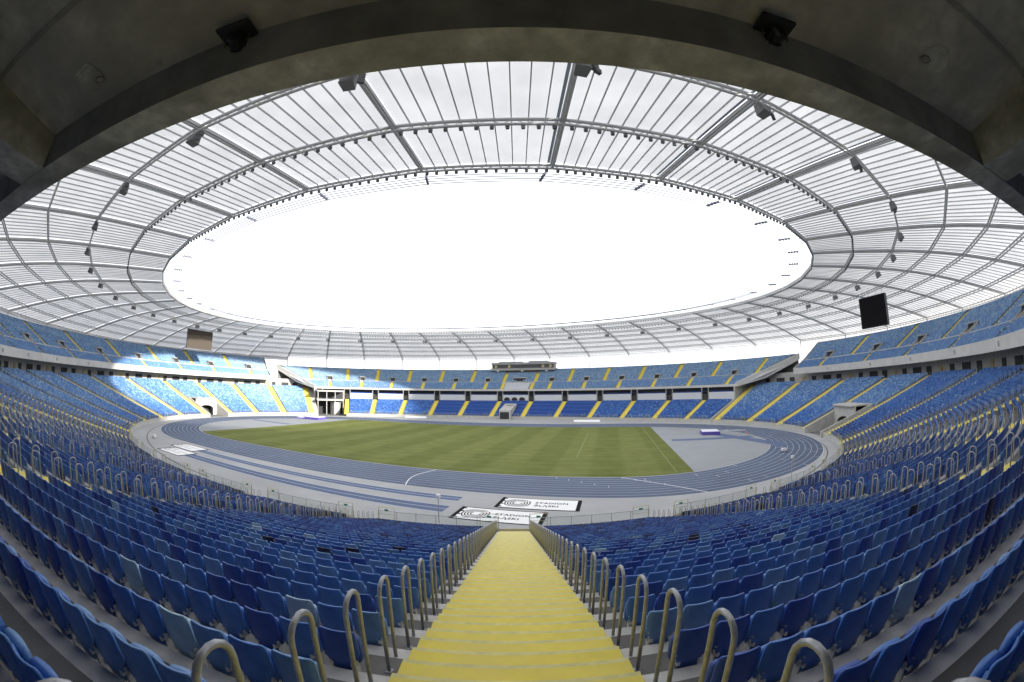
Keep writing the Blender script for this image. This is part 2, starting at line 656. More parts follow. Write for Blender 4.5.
# portals
for (a, b, dep) in PORTALS:
    mb = MB()
    z1 = Z0 + RISE * dep / ROWD
    for q, sg in ((a, 1), (b, -1)):
        # sloping side wall 0.35 thick, standing up above the rows
        prof = [(-.6, 0.), (dep + .5, 0.), (dep + .5, z1 + .9), (-.6, 1.35)]
        V = [P_(q, R, z) for R, z in prof] + [P_(q + sg * .42, R, z) for R, z in prof]
        mb.addq(V, [(0, 1, 2, 3), (7, 6, 5, 4), (0, 4, 5, 1), (1, 5, 6, 2), (2, 6, 7, 3), (3, 7, 4, 0)])
    # back wall with an arched opening: build as columns
    n = 26
    sx0, sx1 = a + .42, b - .42
    for i in range(n):
        u0, u1 = i / n, (i + 1) / n
        um = (u0 + u1) / 2
        h = 0.
        if .16 < um < .84:
            h = 2.5 + 1.3 * math.sqrt(max(0, 1 - ((um - .5) / .34) ** 2))
        q0, q1 = sx0 + (sx1 - sx0) * u0, sx0 + (sx1 - sx0) * u1
        Rb = dep - 5.2
        P = [P_(q0, Rb, h), P_(q1, Rb, h), P_(q1, Rb + .5, h), P_(q0, Rb + .5, h)]
        P += [P_(q0, Rb, z1 + .35), P_(q1, Rb, z1 + .35), P_(q1, Rb + .5, z1 + .35), P_(q0, Rb + .5, z1 + .35)]
        mb.hexa(P)
    # roof slab
    P = [P_(sx0, dep - 5.9, z1 + .36), P_(sx1, dep - 5.9, z1 + .36), P_(sx1, dep + .4, z1 + .5), P_(sx0, dep + .4, z1 + .5)]
    P += [p + np.array([0, 0, .3]) for p in P]
    mb.hexa(P)
    po = mb.build('portal', M['wallc'], lower)
    mb = MB()
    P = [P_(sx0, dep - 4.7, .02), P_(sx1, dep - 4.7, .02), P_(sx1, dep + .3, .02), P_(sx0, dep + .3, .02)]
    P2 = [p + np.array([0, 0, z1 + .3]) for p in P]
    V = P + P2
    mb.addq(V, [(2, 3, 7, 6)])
    mb.build('shade_backing', M['dark'], po)  # dark sheet painting the shade inside the portal


def stair(s, R0, z0, rowd, rise, rows, half, parent, name='stairway', steps=2):
    """painted flight of half-row steps; follows the terrace and stands a little proud of it"""
    mb = MB()
    b, n = frame(s)
    tx = np.array([-n[1], n[0]])
    out = []
    for r in range(rows):
        for h in range(steps):
            R = R0 + rowd * (r + h / steps) - .06
            z = z0 + rise * (r + (h) / steps) + .02
            zp = z - rise / steps
            out.append((R, zp, z, R + rowd / steps))
    for (R, zp, z, R1) in out:
        for (ra, rb, za, zb, mi) in ((R, R, zp, z, 0), (R, R + .065, z, z, 1), (R + .065, R1, z, z, 0)):
            pa, pb = b + n * RE(n, ra), b + n * RE(n, rb)
            V = [(*(pa - tx * half), za), (*(pa + tx * half), za), (*(pb + tx * half), zb), (*(pb - tx * half), zb)]
            mb.addq(V, [(0, 1, 2, 3)], mi)
        # cheek of each step
        for sg in (-1, 1):
            e = tx * half * sg
            pa, pb = b + n * RE(n, R), b + n * RE(n, R1)
            V = [(*(pa + e), zp - .12), (*(pb + e), zp - .12), (*(pb + e), z), (*(pa + e), z)]
            mb.addq(V, [(0, 1, 2, 3)], 2)
    return mb.build(name, [M['yellow'], M['yellow_edge'], M['riser']], parent)


for a in aisles:
    stair(a, 0., Z0, ROWD, RISE, NROW, AH, lower)

# ----------------------------------------------------------------- upper bowl (its soffit is the dark ceiling above the camera)
UF, UZ = 30.97, 14.965
URD, URI = .8, .485
UB0, UB1 = 226.2, OL + 28.2
NF, NB = 7, 13
RW0 = UF + .45 + URD * NF                     # walkway
ZW = 15.75 + URI * (NF - 1)
RB0 = RW0 + 1.3
ZB0 = ZW + .85
upper = empty('upper_stand')
tag(upper, 'upper concrete grandstand tier overhanging the lower rows, with its stained soffit overhead', 'grandstand')
mb = MB()
n_ub = 150
mb.sweep([(UF, 17.0), (UF, UZ), (UF + .24, UZ)], lambda R: (UB0, UB1), n_ub, [0, 1])
mb.sweep([(UF + .16, 15.9), (UF + .16, 17.0), (UF, 17.0)], lambda R: (UB0, UB1), n_ub, 0)
mb.build('fascia', [M['fascia'], M['beam']], upper)
mb = MB()
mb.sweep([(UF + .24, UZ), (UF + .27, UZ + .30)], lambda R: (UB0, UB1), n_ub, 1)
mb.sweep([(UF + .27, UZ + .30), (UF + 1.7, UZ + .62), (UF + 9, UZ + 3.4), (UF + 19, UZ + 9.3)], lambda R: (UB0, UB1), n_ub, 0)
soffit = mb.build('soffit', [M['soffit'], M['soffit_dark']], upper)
mb = MB()
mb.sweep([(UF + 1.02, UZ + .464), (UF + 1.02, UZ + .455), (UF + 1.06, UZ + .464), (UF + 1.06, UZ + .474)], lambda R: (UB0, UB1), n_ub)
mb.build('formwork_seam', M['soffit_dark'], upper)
# radial beams under the soffit
for k in range(-28, 19):
    sb = SA0 + DA / 4 + DA / 2 * k
    if not (UB0 + 1 < sb < UB1 - 1):
        continue
    mb = MB()
    b, n = frame(sb)
    tx = np.array([-n[1], n[0]])
    P = []
    for zf in (0, 1):
        for R, w in ((UF + .26, -1), (UF + .26, 1), (UF + 7., 1), (UF + 7., -1)):
            z = (UZ - .02 if R < UF + 1 else UZ + .6) if zf == 0 else (UZ + .5 if R < UF + 1 else UZ + 3.1)
            P.append((*(b + n * RE(n, R) + tx * .30 * w), z))
    mb.hexa(P)
    mb.build('beam', M['beam'], upper)
mb = MB()
prof, ms = terrace_profile(0, NF, URD, URI, 15.75, UF + .45)
prof = [(UF + .16, 15.75)] + prof + [(RB0 - .2, ZW), (RB0 - .2, ZB0 + .35), (RB0 - .02, ZB0 + .35), (RB0 - .01, ZB0 - .01)]
ms = [0] + ms + [0, 1, 1, 1]
mb.sweep(prof, lambda R: (UB0, UB1), n_ub, ms)
prof, ms = terrace_profile(0, NB, URD, URI, ZB0, RB0)
mb.sweep(prof, lambda R: (UB0, UB1), n_ub, ms)
UTOP, UZT = RB0 + URD * NB, ZB0 + URI * (NB - 1)
mb.sweep([(UTOP - .002, UZT), (UTOP + .6, UZT), (UTOP + .6, UZT + 1.0), (UTOP + .75, UZT + 1.0), (UTOP + .75, 0)], lambda R: (UB0, UB1), n_ub, 0)
mb.build('terrace', [M['concrete'], M['nosing'], M['riser']], upper)
# end walls of the tier
for q in (UB0, UB1):
    mb = MB()
    prof = [(UF, UZ), (UF, 17.0), (RW0, ZW + .7), (RB0, ZB0 + .5), (UTOP, UZT + .8), (UTOP + .7, UZT + .8), (UTOP + .7, UZ + 10.5), (UF + 9, UZ + 3.4), (UF + 1.7, UZ + .6)]
    V = [P_(q, R, z) for R, z in prof] + [P_(q + (.25 if q == UB0 else -.25), R, z) for R, z in prof]
    k = len(prof)
    mb.add(V, [list(range(k)), list(range(2 * k - 1, k - 1, -1))] + [(i, (i + 1) % k, (i + 1) % k + k, i + k) for i in range(k)])
    mb.build('end_wall', M['wallc'], upper)


def vomitory(s, R0, z0, w, dep, h, parent):
    """small concrete doorway box breaking out of the upper rows"""
    mb = MB()
    b, n = frame(s)
    tx = np.array([-n[1], n[0]])

    def q(x, R, z):
        return (*(b + n * RE(n, R) + tx * x), z)
    for sg in (-1, 1):
        P = [q(sg * w / 2 - .12, R0, z0 - .6), q(sg * w / 2 + .12, R0, z0 - .6), q(sg * w / 2 + .12, R0 + dep, z0 + .2), q(sg * w / 2 - .12, R0 + dep, z0 + .2),
             q(sg * w / 2 - .12, R0, z0 + 1.0), q(sg * w / 2 + .12, R0, z0 + 1.0), q(sg * w / 2 + .12, R0 + dep, z0 + h), q(sg * w / 2 - .12, R0 + dep, z0 + h)]
        mb.hexa(P)
    P = [q(-w / 2, R0 + dep * .55, z0 + h - .3), q(w / 2, R0 + dep * .55, z0 + h - .3), q(w / 2, R0 + dep, z0 + h - .1), q(-w / 2, R0 + dep, z0 + h - .1),
         q(-w / 2, R0 + dep * .55, z0 + h - .02), q(w / 2, R0 + dep * .55, z0 + h - .02), q(w / 2, R0 + dep, z0 + h + .18), q(-w / 2, R0 + dep, z0 + h + .18)]
    mb.hexa(P)
    o = mb.build('vomitory', M['wallc'], parent)
    mb = MB()
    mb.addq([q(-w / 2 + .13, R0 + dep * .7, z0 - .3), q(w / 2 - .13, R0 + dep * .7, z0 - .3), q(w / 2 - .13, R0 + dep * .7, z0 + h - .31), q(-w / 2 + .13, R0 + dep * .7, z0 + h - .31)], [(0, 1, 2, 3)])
    mb.build('doorway', M['dark'], o)  # dark sheet painting the shade within the doorway
    return o


up_aisles = [a for a in aisles if UB0 + 2 < a < UB1 - 1.5]
up_vom = [(a + b) / 2 for a, b in zip(aisles[:-1], aisles[1:]) if UB0 + 2 < (a + b) / 2 < UB1 - 2]
NEARSKIP = (375, 455)                        # overhead, behind the camera: nothing of it can be seen


def skip_near(a):
    return NEARSKIP[0] < a < NEARSKIP[1]


for a in up_aisles:
    if not skip_near(a):
        stair(a, RB0, ZB0, URD, URI, NB, .8, upper)
for a in up_vom:
    if not skip_near(a):
        stair(a, UF + .45, 15.75, URD, URI, NF, .62, upper)
        vomitory(a, RW0 + .2, ZW, 2.7, 3.6, 3.3, upper)
# small round emblems along the fascia
for a in aisles:
    if not (UB0 + 2 < a < UB1 - 2) or skip_near(a):
        continue
    mb = MB()
    loc, rz = place(a + 3.2, UF - .02, 16.0)
    t = np.linspace(.35, 2 * PI - .35, 20)
    c, s_ = math.cos(rz), math.sin(rz)
    mb.tube([(loc[0] + .32 * math.sin(q) * c, loc[1] + .32 * math.sin(q) * s_, loc[2] + .36 * math.cos(q)) for q in t], .06, 5)
    mb.build('emblem', M['darkgrey'], upper)

# things on the soffit above the camera
for i, s_ in enumerate((413.84, 416.22)):
    loc, rz = place(s_, UF + .27, UZ + .235)
    f = empty('floodlight', loc, rz)
    tag(f, 'dark square floodlight bolted under the concrete ceiling, %s one' % ('left' if i == 0 else 'right'), 'floodlight')
    mb = MB()
    mb.box((0, .03, .03), (.23, .20, .02))
    mb.box((0, .03, -.01), (.10, .08, .07))
    mb.tube([(0, .03, -.03), (0, .0, -.075)], .035, 10)
    mb.build('housing', M['black'], f)
    mb = MB()
    mb.tube([(-.085, .03, -.04), (-.085, .03, .03), (.085, .03, .03), (.085, .03, -.04)], .008, 6)
    mb.tube([(0, .06, -.06), (.03, .07, -.03), (.02, .06, .03)], .012, 7)
    mb.build('bracket', M['darkgrey'], f)
PATCH0, PATCH1 = (412.72, .50), (417.32, .62)
# broken-out patches with an oval socket
for s_, R in ((PATCH0[0], UF + PATCH0[1]), (PATCH1[0], UF + PATCH1[1])):
    b, n = frame(s_)
    tx = np.array([-n[1], n[0]])
    mb = MB()
    c0 = np.array([*(b + n * RE(n, R)), UZ + .30 + .32 * (R - UF - .27) / 1.43])
    slope = .32 / 1.43
    rr = random.Random(int(s_ * 10))
    k = 22
    ringv = []
    for i in range(k):
        q = 2 * PI * i / k
        r_ = .115 * (1 + rr.uniform(-.22, .22))
        e = tx * math.cos(q) * r_ * 1.35 + n * math.sin(q) * r_
        zz = slope * (math.sin(q) * r_)
        ringv.append((c0[0] + e[0], c0[1] + e[1], c0[2] + zz - .007))
    V = ringv + [(v[0] * .8 + c0[0] * .2, v[1] * .8 + c0[1] * .2, v[2] + .004) for v in ringv]
    mb.add(V, [(i, (i + 1) % k, (i + 1) % k + k, i + k) for i in range(k)] + [list(range(k, 2 * k))])
    mb.build('broken_patch', M['beam'], upper)
    mb = MB()
    c1 = c0 + np.array([*(-tx * .11 * (1 if s_ > 415 else -1) - n * .05), -.02])
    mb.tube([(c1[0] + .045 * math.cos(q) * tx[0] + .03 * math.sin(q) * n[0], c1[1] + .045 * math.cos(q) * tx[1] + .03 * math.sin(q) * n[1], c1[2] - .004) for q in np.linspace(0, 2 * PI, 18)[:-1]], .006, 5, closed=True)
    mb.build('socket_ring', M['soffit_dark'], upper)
    mb = MB()
    mb.add([(c1[0] + .043 * math.cos(q) * tx[0] + .028 * math.sin(q) * n[0], c1[1] + .043 * math.cos(q) * tx[1] + .028 * math.sin(q) * n[1], c1[2] - .003) for q in np.linspace(0, 2 * PI, 18)[:-1]], [list(range(17))])
    mb.build('socket_plug', M['riser'], upper)

# ----------------------------------------------------------------- main stand across the pitch
BOWL[0] = False
MAISLE = [53.5, 66.3, 79.3, 92.6, 106.6, 120.6, 134.2, 148.1, 161.3, 174.5, 187.2, 198.6]
MS0, MS1 = 43.0, 211.0
MR = 17.0
MNR = 22
main = empty('main_stand')
tag(main, 'main grandstand across the pitch with white balcony panels and a light blue upper tier', 'grandstand')
mrow, mrise = MR / MNR, (7.05 - 1.) / MNR
mb = MB()
prof, ms = terrace_profile(0, MNR, mrow, mrise)
mb.sweep(prof, lambda R: (MS0 + .3, 198.6), 80, ms)
mb.build('terrace', [M['concrete'], M['nosing'], M['riser']], main)
mb = MB()
mb.sweep([(-.002, 0), (-.002, 1.28), (.09, 1.28), (.09, Z0 + .003)], lambda R: (MS0 + .3, 198.6), 80)
mb.build('front_wall', M['wallc'], main)
# balcony: white panel band, floor, dark glazed back wall
ends = [MS0] + MAISLE
for i in range(len(ends) - 1):
    a, b = ends[i] + 1.35, ends[i + 1] - 1.35
    if i == 0:
        a = ends[0] + .5
    mb = MB()
    mb.sweep([(MR - .1, 6.9), (MR - .1, 9.9), (MR + .12, 9.9), (MR + .12, 6.9)], lambda R: (a, b), 8)
    P = [P_(q, R, z) for q in (a, b) for R, z in ((MR - .1, 6.9), (MR + .12, 6.9), (MR + .12, 9.9), (MR - .1, 9.9))]
    mb.add(P, [(0, 1, 2, 3), (7, 6, 5, 4)])
    mb.build('balcony_panel', M['whiteband'], main)
for i, a in enumerate(MAISLE):
    loc, rz = place(a, MR - .02, 8.45)
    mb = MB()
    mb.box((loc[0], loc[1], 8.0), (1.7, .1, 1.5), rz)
    mb.build('stair_opening', M['dark'], main)  # solid dark box painting the shade of a stair opening
for i, a in enumerate(MAISLE + [209.5]):
    for sg in (-1, 1):
        loc, rz = place(a + sg * 1.15, MR + .05, 9.3)
        mb = MB()
        mb.box(loc, (.32, .40, 5.1), rz)
        mb.build('column', M['riser'], main)
mb = MB()
mb.sweep([(MR + .13, 8.9), (MR + 5.5, 9.5), (MR + 5.5, 12.4)], lambda R: (MS0 + .3, MS1 - 1), 80, [0, 1])
mb.build('gallery', [M['concrete'], M['gallery']], main)


def mends(R):
    return (MS0 - .62 * max(0., R - MR), MS1 + .60 * max(0., R - MR))


MURD, MURI = .8, .445
MZF = 11.75
MRW0 = MR + .45 + MURD * 7
MZW = 12.45 + MURI * 6
MRB0, MZB0 = MRW0 + 1.3, MZW + .8
MNB = 14
MTOP, MZT = MRB0 + MURD * MNB, MZB0 + MURI * (MNB - 1)
mb = MB()
mb.sweep([(MR + .16, 12.45), (MR + .16, 12.65), (MR - .25, 12.65), (MR - .25, MZF), (MR + .5, MZF - .1), (MR + 9, 14.2), (MTOP + .5, 20.4)], mends, 80, [0, 0, 0, 1, 1, 1])
mb.build('fascia', [M['fascia'], M['wallc']], main)
mb = MB()
prof, ms = terrace_profile(0, 7, MURD, MURI, 12.45, MR + .45)
prof = [(MR + .16, 12.45)] + prof + [(MRB0 - .2, MZW), (MRB0 - .2, MZB0 + .25), (MRB0 - .02, MZB0 + .25), (MRB0 - .01, MZB0 - .01)]
ms = [0] + ms + [0, 1, 1, 1]
mb.sweep(prof, mends, 80, ms)
prof, ms = terrace_profile(0, MNB, MURD, MURI, MZB0, MRB0)
mb.sweep(prof, mends, 80, ms)
mb.sweep([(MTOP - .002, MZT), (MTOP + .5, MZT), (MTOP + .5, MZT + .9), (MTOP + .65, MZT + .9), (MTOP + .65, 0)], mends, 80)
mb.build('terrace', [M['concrete'], M['nosing'], M['riser']], main)
for e in (0, 1):
    mb = MB()
    prof = [(MR - .25, MZF), (MR - .25, 13.2), (MRW0, MZW + .9), (MRB0, MZB0 + .6), (MTOP + .66, MZT + 1.0), (MTOP + .66, 20.4), (MR + 9, 14.2), (MR + .5, MZF - .1)]
    V = [P_(mends(R)[e], R, z) for R, z in prof] + [P_(mends(R)[e] + (.35 if e else -.35), R, z) for R, z in prof]
    k = len(prof)
    mb.add(V, [list(range(k)), list(range(2 * k - 1, k - 1, -1))] + [(i, (i + 1) % k, (i + 1) % k + k, i + k) for i in range(k)])
    mb.build('end_wall', M['fascia'], main)
# side walls between the main stand's foot and the bowl
for q in (MS0, MS1):
    mb = MB()
    for (R0, R1, z1) in ((MR - .5, MR + 17, 12.0), (0., MR - .5, 4.2 if q == MS0 else 12.)):
        if q == MS1 and R0 == 0.:
            continue
        P = [P_(q, R0, 0), P_(q + .5, R0, 0), P_(q + .5, R1, 0), P_(q, R1, 0), P_(q, R0, 1.5 if R0 == 0 else z1), P_(q + .5, R0, 1.5 if R0 == 0 else z1), P_(q + .5, R1, 7.2 if R0 == 0 else z1 + 1), P_(q, R1, 7.2 if R0 == 0 else z1 + 1)]
        mb.hexa(P)
    mb.build('side_wall', M['wallc'], main)
# open service bay at the left end: slab, glazed gallery, dark sheet painting the interior shade, round core
mb = MB()
for (z0_, z1_) in ((6.3, 7.0), (10.4, 11.0)):
    P = [P_(q, R, z) for z in (z0_, z1_) for q, R in ((199.9, 8.), (210.9, 8.), (210.9, 22), (199.9, 22))]
    mb.hexa(P)
mb.build('service_slab', M['wallc'], main)
mb = MB()
P = [P_(q, R, z) for z in (0.01, 11.) for q, R in ((199.9, 16.), (210.9, 16.), (210.9, 16.3), (199.9, 16.3))]
mb.hexa(P)
mb.build('shade_backing', M['dark'], main)
mb = MB()
c0 = P_(203.3, 11.5, 0)
mb.tube([(c0[0], c0[1], 0), (c0[0], c0[1], 5.6)], 2.4, 20)
mb.build('stair_core', M['wallc'], main, smooth=False)
for q in (200.1, 203.5, 207, 210.6):
    loc, rz = place(q, 8.2, 5.5)
    mb = MB()
    mb.box(loc, (.36, .36, 11), rz)
    mb.build('column', M['riser'], main)
for a in MAISLE:
    stair(a, 0., Z0, mrow, mrise, MNR, .95, main)
    if mends(MRB0)[0] + 2 < a < mends(MRB0)[1] - 2:
        stair(a, MRB0, MZB0, MURD, MURI, MNB if a not in (120.6, 134.2) else MNB - 4, .85, main)
mvom = [(a + b) / 2 for a, b in zip(MAISLE[:-1], MAISLE[1:])] + [46.5, 205.2]
for a in mvom:
    if abs(a - 127.4) > 1:
        stair(a, MR + .45, 12.45, MURD, MURI, 7, .8, main)
    vomitory(a, MRW0 + .3, MZW, 2.5 if abs(a - 127.4) > 1 else 6.5, 3.2, 3.0, main)
for a in (39.5, 212.0):
    stair(a, MRB0, MZB0, MURD, MURI, MNB, .85, main)
for a in (121.0, 133.8):
    stair(a, MR + .45, 12.45, MURD, MURI, 7, .8, main)
# grey cover over the seats of honour
mb = MB()
mb.sweep([(MR + .3, 12.75), (MRW0, MZW + .5)], lambda R: (122.1, 132.7), 6)
mb.sweep([(MR + .3, 12.75), (MR + .3, 12.4)], lambda R: (122.1, 132.7), 6)
mb.build('honour_box_cover', M['greypanel'], main)
# three commentary booths let into the white band
for q in (131.2, 127.9, 124.6):
    mb = MB()
    n = 9
    for i in range(n):
        u = (i + .5) / n * 2 - 1
        h = 1.5 * math.sqrt(1 - .8 * u * u)
        loc, rz = place(q + u * 1.25, MR - .16, 7.35 + h / 2)
        mb.box(loc, (2.6 / n + .01, .16, h), rz)
    mb.build('commentary_booth', M['black'], main)
# players' tunnel
tun = empty('players_tunnel')
tag(tun, 'grey sloping tunnel canopy with a black mouth at the foot of the main stand', 'tunnel')
mb = MB()
P = []
for z_ in (0, 1):
    for q, R in ((130.2, -1.3), (125.2, -1.3), (125.2, 9.5), (130.2, 9.5)):
        z = (.0 if R < 0 else 4.1) if z_ == 0 else (3.9 if R < 0 else 6.2)
        P.append(P_(q, R, z))
mb.hexa(P)
mb.build('canopy', M['wallc'], tun)
mb = MB()
for R0_, z0_, z1_ in ((-1.33, .15, 3.1),):
    mb.addq([P_(129.9, R0_, z0_), P_(125.9, R0_, z0_), P_(125.9, R0_, z1_), P_(129.9, R0_, z1_)], [(0, 1, 2, 3)])
mb.build('mouth', M['black'], tun)  # flat black sheet painting the shade inside the tunnel
mb = MB()
mb.addq([P_(129.0, 6.0, 5.49), P_(126.0, 6.0, 5.49), P_(126.0, 7.2, 5.74), P_(129.0, 7.2, 5.74)], [(0, 1, 2, 3)])
mb.build('slot', M['darkgrey'], tun)
# press box on the roof line
pb = empty('press_box')
tag(pb, 'long grey press box with dark windows on top of the main stand', 'press box')
mb = MB()


def sbox(mb, s0, s1, R0, R1, z0, z1, m=0, n=6):
    for i in range(n):
        q0, q1 = s0 + (s1 - s0) * i / n, s0 + (s1 - s0) * (i + 1) / n
        P = [P_(q, R, z) for z in (z0, z1) for q, R in ((q0, R0), (q1, R0), (q1, R1), (q0, R1))]
        mb.hexa(P, m)


sbox(mb, 113.6, 141.2, MTOP - 4.2, MTOP + 3, 21.9, 23.0)
sbox(mb, 113.9, 140.9, MTOP - 3.6, MTOP + 3.6, 24.9, 25.9)
mb.build('slab', M['wallc'], pb)
mb = MB()
sbox(mb, 114.2, 140.6, MTOP - 3.2, MTOP + 2.6, 23.002, 24.898)
mb.build('glazing', M['darkgrey'], pb)
for q0, q1, zt_ in ((117, 125, 26.7), (128, 138, 26.5)):
    mb = MB()
    sbox(mb, q0, q1, MTOP - 2, MTOP + 2, 25.91, zt_)
    mb.build('plant_deck', M['greypanel'], pb)
for q in (115.5, 118.6, 133.3, 139):
    mb = MB()
    sbox(mb, q - .5, q + .5, MTOP - 3.3, MTOP - 3.19, 23.3, 24.6, n=1)
    mb.build('yellow_pane', M['gatepanel'], pb)
for q in (117, 127.5, 138):
    loc, rz = place(q, MTOP - 3.9, 21.6)
    mb = MB()
    mb.box(loc, (1., .6, .7), rz)
    mb.build('lamp', M['white'], pb)
# end balcony blocks of the upper tier
for q0, q1 in ((149.5, 152.5),):
    pass

# ----------------------------------------------------------------- seats
PAL = {'navy': (.010, .016, .060), 'royal': (.026, .082, .37), 'medium': (.060, .180, .52), 'light': (.13, .275, .56), 'pale': (.36, .52, .66)}
PN = ['navy', 'royal', 'medium', 'light', 'pale']
PC = np.array([PAL[k] for k in PN])
WORD = {'navy': 'black-blue', 'royal': 'dark blue', 'medium': 'mid blue', 'light': 'light blue', 'pale': 'greyish blue'}
PL, PR, PZ, PRZ, PCI, PID = [], [], [], [], [], []   # per seat: location, angle, colour index, id


def shade(level, n, sd=.62):
    """mosaic of five blues round a mean level 0..4"""
    v = level + rng.normal(0, sd, n)
    return np.clip(np.round(v), 0, 4).astype(int)


seats = []     # rows of (x,y,z,rz,ci,tier,row,block,k)


def row_seats(s_a, s_b, R, z, gap_a, gap_b, level, tier, row, block, uniform=None, pitch_=.5):
    s_ = np.linspace(s_a, s_b, 60)
    p = P_(s_, R, z)
    c = np.concatenate([[0], np.cumsum(np.linalg.norm(np.diff(p[:, :2], axis=0), axis=1))])
    l0, l1 = gap_a, c[-1] - gap_b
    n = int((l1 - l0) / pitch_)
    if n < 1:
        return
    q = l0 + (np.arange(n) + .5) * (l1 - l0) / n
    sq = np.interp(q, c, s_)
    b, nn_ = frame(sq)
    xy = b + np.broadcast_to(RE(nn_, R), (n,))[:, None] * nn_
    rz = np.arctan2(nn_[:, 1], nn_[:, 0]) - PI / 2
    ci = shade(level, n, .45 if 'up' in tier else .70) if uniform is None else np.full(n, uniform)
    for i in range(n):
        seats.append((xy[i, 0], xy[i, 1], z, rz[i], ci[i], tier, row, block, i, n))


BOWL[0] = True
bl = sorted(aisles)
for bi in range(len(bl) + 1):
    a = BOWL0 if bi == 0 else bl[bi - 1]
    b = BOWL1 if bi == len(bl) else bl[bi]
    if b - a < 3:
        continue
    for r in range(NROW):
        R = ROWD * r + .835
        if any(p[0] - 1.5 < (a + b) / 2 < p[1] + 1.5 and R < p[2] + .8 for p in PORTALS):
            continue
        near_ = abs((a + b) / 2 - SA0) < 75  # near blocks darker, others lighter: overhang shade and daylight put into seat colour
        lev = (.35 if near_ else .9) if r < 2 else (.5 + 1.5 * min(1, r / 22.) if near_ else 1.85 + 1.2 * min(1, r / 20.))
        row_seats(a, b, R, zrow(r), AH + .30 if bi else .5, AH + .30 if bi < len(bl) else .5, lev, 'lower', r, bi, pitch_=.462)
ua = sorted([UB0] + up_aisles + [UB1])  # upper tier gets paler blues: light through the roof put into seat colour
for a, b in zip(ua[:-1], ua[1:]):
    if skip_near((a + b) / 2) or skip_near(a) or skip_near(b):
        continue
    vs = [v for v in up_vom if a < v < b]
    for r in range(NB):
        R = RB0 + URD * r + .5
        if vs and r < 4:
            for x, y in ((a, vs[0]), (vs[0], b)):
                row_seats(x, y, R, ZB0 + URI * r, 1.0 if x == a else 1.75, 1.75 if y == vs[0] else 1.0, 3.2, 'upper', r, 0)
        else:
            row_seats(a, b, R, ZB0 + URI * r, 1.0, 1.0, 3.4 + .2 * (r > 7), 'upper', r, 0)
uv = sorted([UB0] + up_vom + [UB1])
for a, b in zip(uv[:-1], uv[1:]):
    if skip_near((a + b) / 2) or skip_near(a) or skip_near(b):
        continue
    for r in range(NF):
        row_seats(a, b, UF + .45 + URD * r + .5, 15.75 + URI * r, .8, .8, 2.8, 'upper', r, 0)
BOWL[0] = False
ml = [MS0] + MAISLE
for i, (a, b) in enumerate(zip(ml[:-1], ml[1:])):
    for r in range(MNR - 1):
        uni = 1.45 if 4 <= i <= 8 else None
        row_seats(a, b, mrow * r + .47, Z0 + mrise * r, 1.25, 1.25, 2.0, 'main', r, i, uniform=None if uni is None else (1 if (r * 7 + i) % 5 else 2))
mu = [0] + [a for a in [39.5] + MAISLE + [212.0]] + [0]  # main upper tier likewise has the roof light painted in as paler seats
for i in range(len(mu) - 1):
    for r in range(MNB):
        R = MRB0 + MURD * r + .5
        e = mends(R)
        a = e[0] if i == 0 else mu[i]
        b = e[1] if i == len(mu) - 2 else mu[i + 1]
        if b - a < 1.2:
            continue
        vs = [v for v in mvom if a + 2 < v < b - 2]
        if vs and r < 3:
            for x, y in ((a, vs[0]), (vs[0], b)):
                row_seats(x, y, R, MZB0 + MURI * r, 1.0 if x == a else 1.6, 1.6 if y == vs[0] else 1.0, 3.5, 'main_up', r, i)
        elif 120 < (a + b) / 2 < 135 and r > MNB - 5:
            continue
        else:
            row_seats(a, b, R, MZB0 + MURI * r, 1.0, 1.0, 3.6, 'main_up', r, i)
mf = sorted(mvom + [121.0, 133.8])
for i in range(len(mf) + 1):
    for r in range(7):
        R = MR + .45 + MURD * r + .5
        e = mends(R)
        a = e[0] if i == 0 else mf[i - 1]
        b = e[1] if i == len(mf) else mf[i]
        if b - a < 2 or 120.5 < (a + b) / 2 < 134.5:
            continue
        row_seats(a, b, R, 12.45 + MURI * r, .95, .95, 3.0, 'main_up', r, i)
# seats of the balcony behind the white panels
for i, (a, b) in enumerate(zip(ml[:-1], ml[1:])):
    for r in range(3):
        row_seats(a, b, MR + 1.2 + .85 * r, 9.1 + .22 * r, 1.6, 1.6, 1., 'main', r, i, uniform=1)

XYZ = np.array([q[:3] for q in seats])
RZ = np.array([q[3] for q in seats])
CI = np.array([q[4] for q in seats])
dist = np.linalg.norm(XYZ + [0, 0, .6] - CAM, axis=1)
pxy = project(XYZ + [0, 0, .6])
inside = (pxy[:, 0] > -6) & (pxy[:, 0] < 1030) & (pxy[:, 1] < 690) & (pxy[:, 1] > 0)
order = np.argsort(np.where(inside, dist, 1e9))
single = order[:300]
is_single = np.zeros(len(seats), bool)
is_single[single] = True

# --- seat shapes. local x along the row, -y towards the pitch, z up
ZL = .18 + (np.array([.27, .29, .34, .40, .455, .50, .56, .66, .76, .83, .855]) - .27) * 1.045
WL = .93 * np.array([.045, .10, .132, .147, .156, .20, .222, .226, .226, .215, .19])


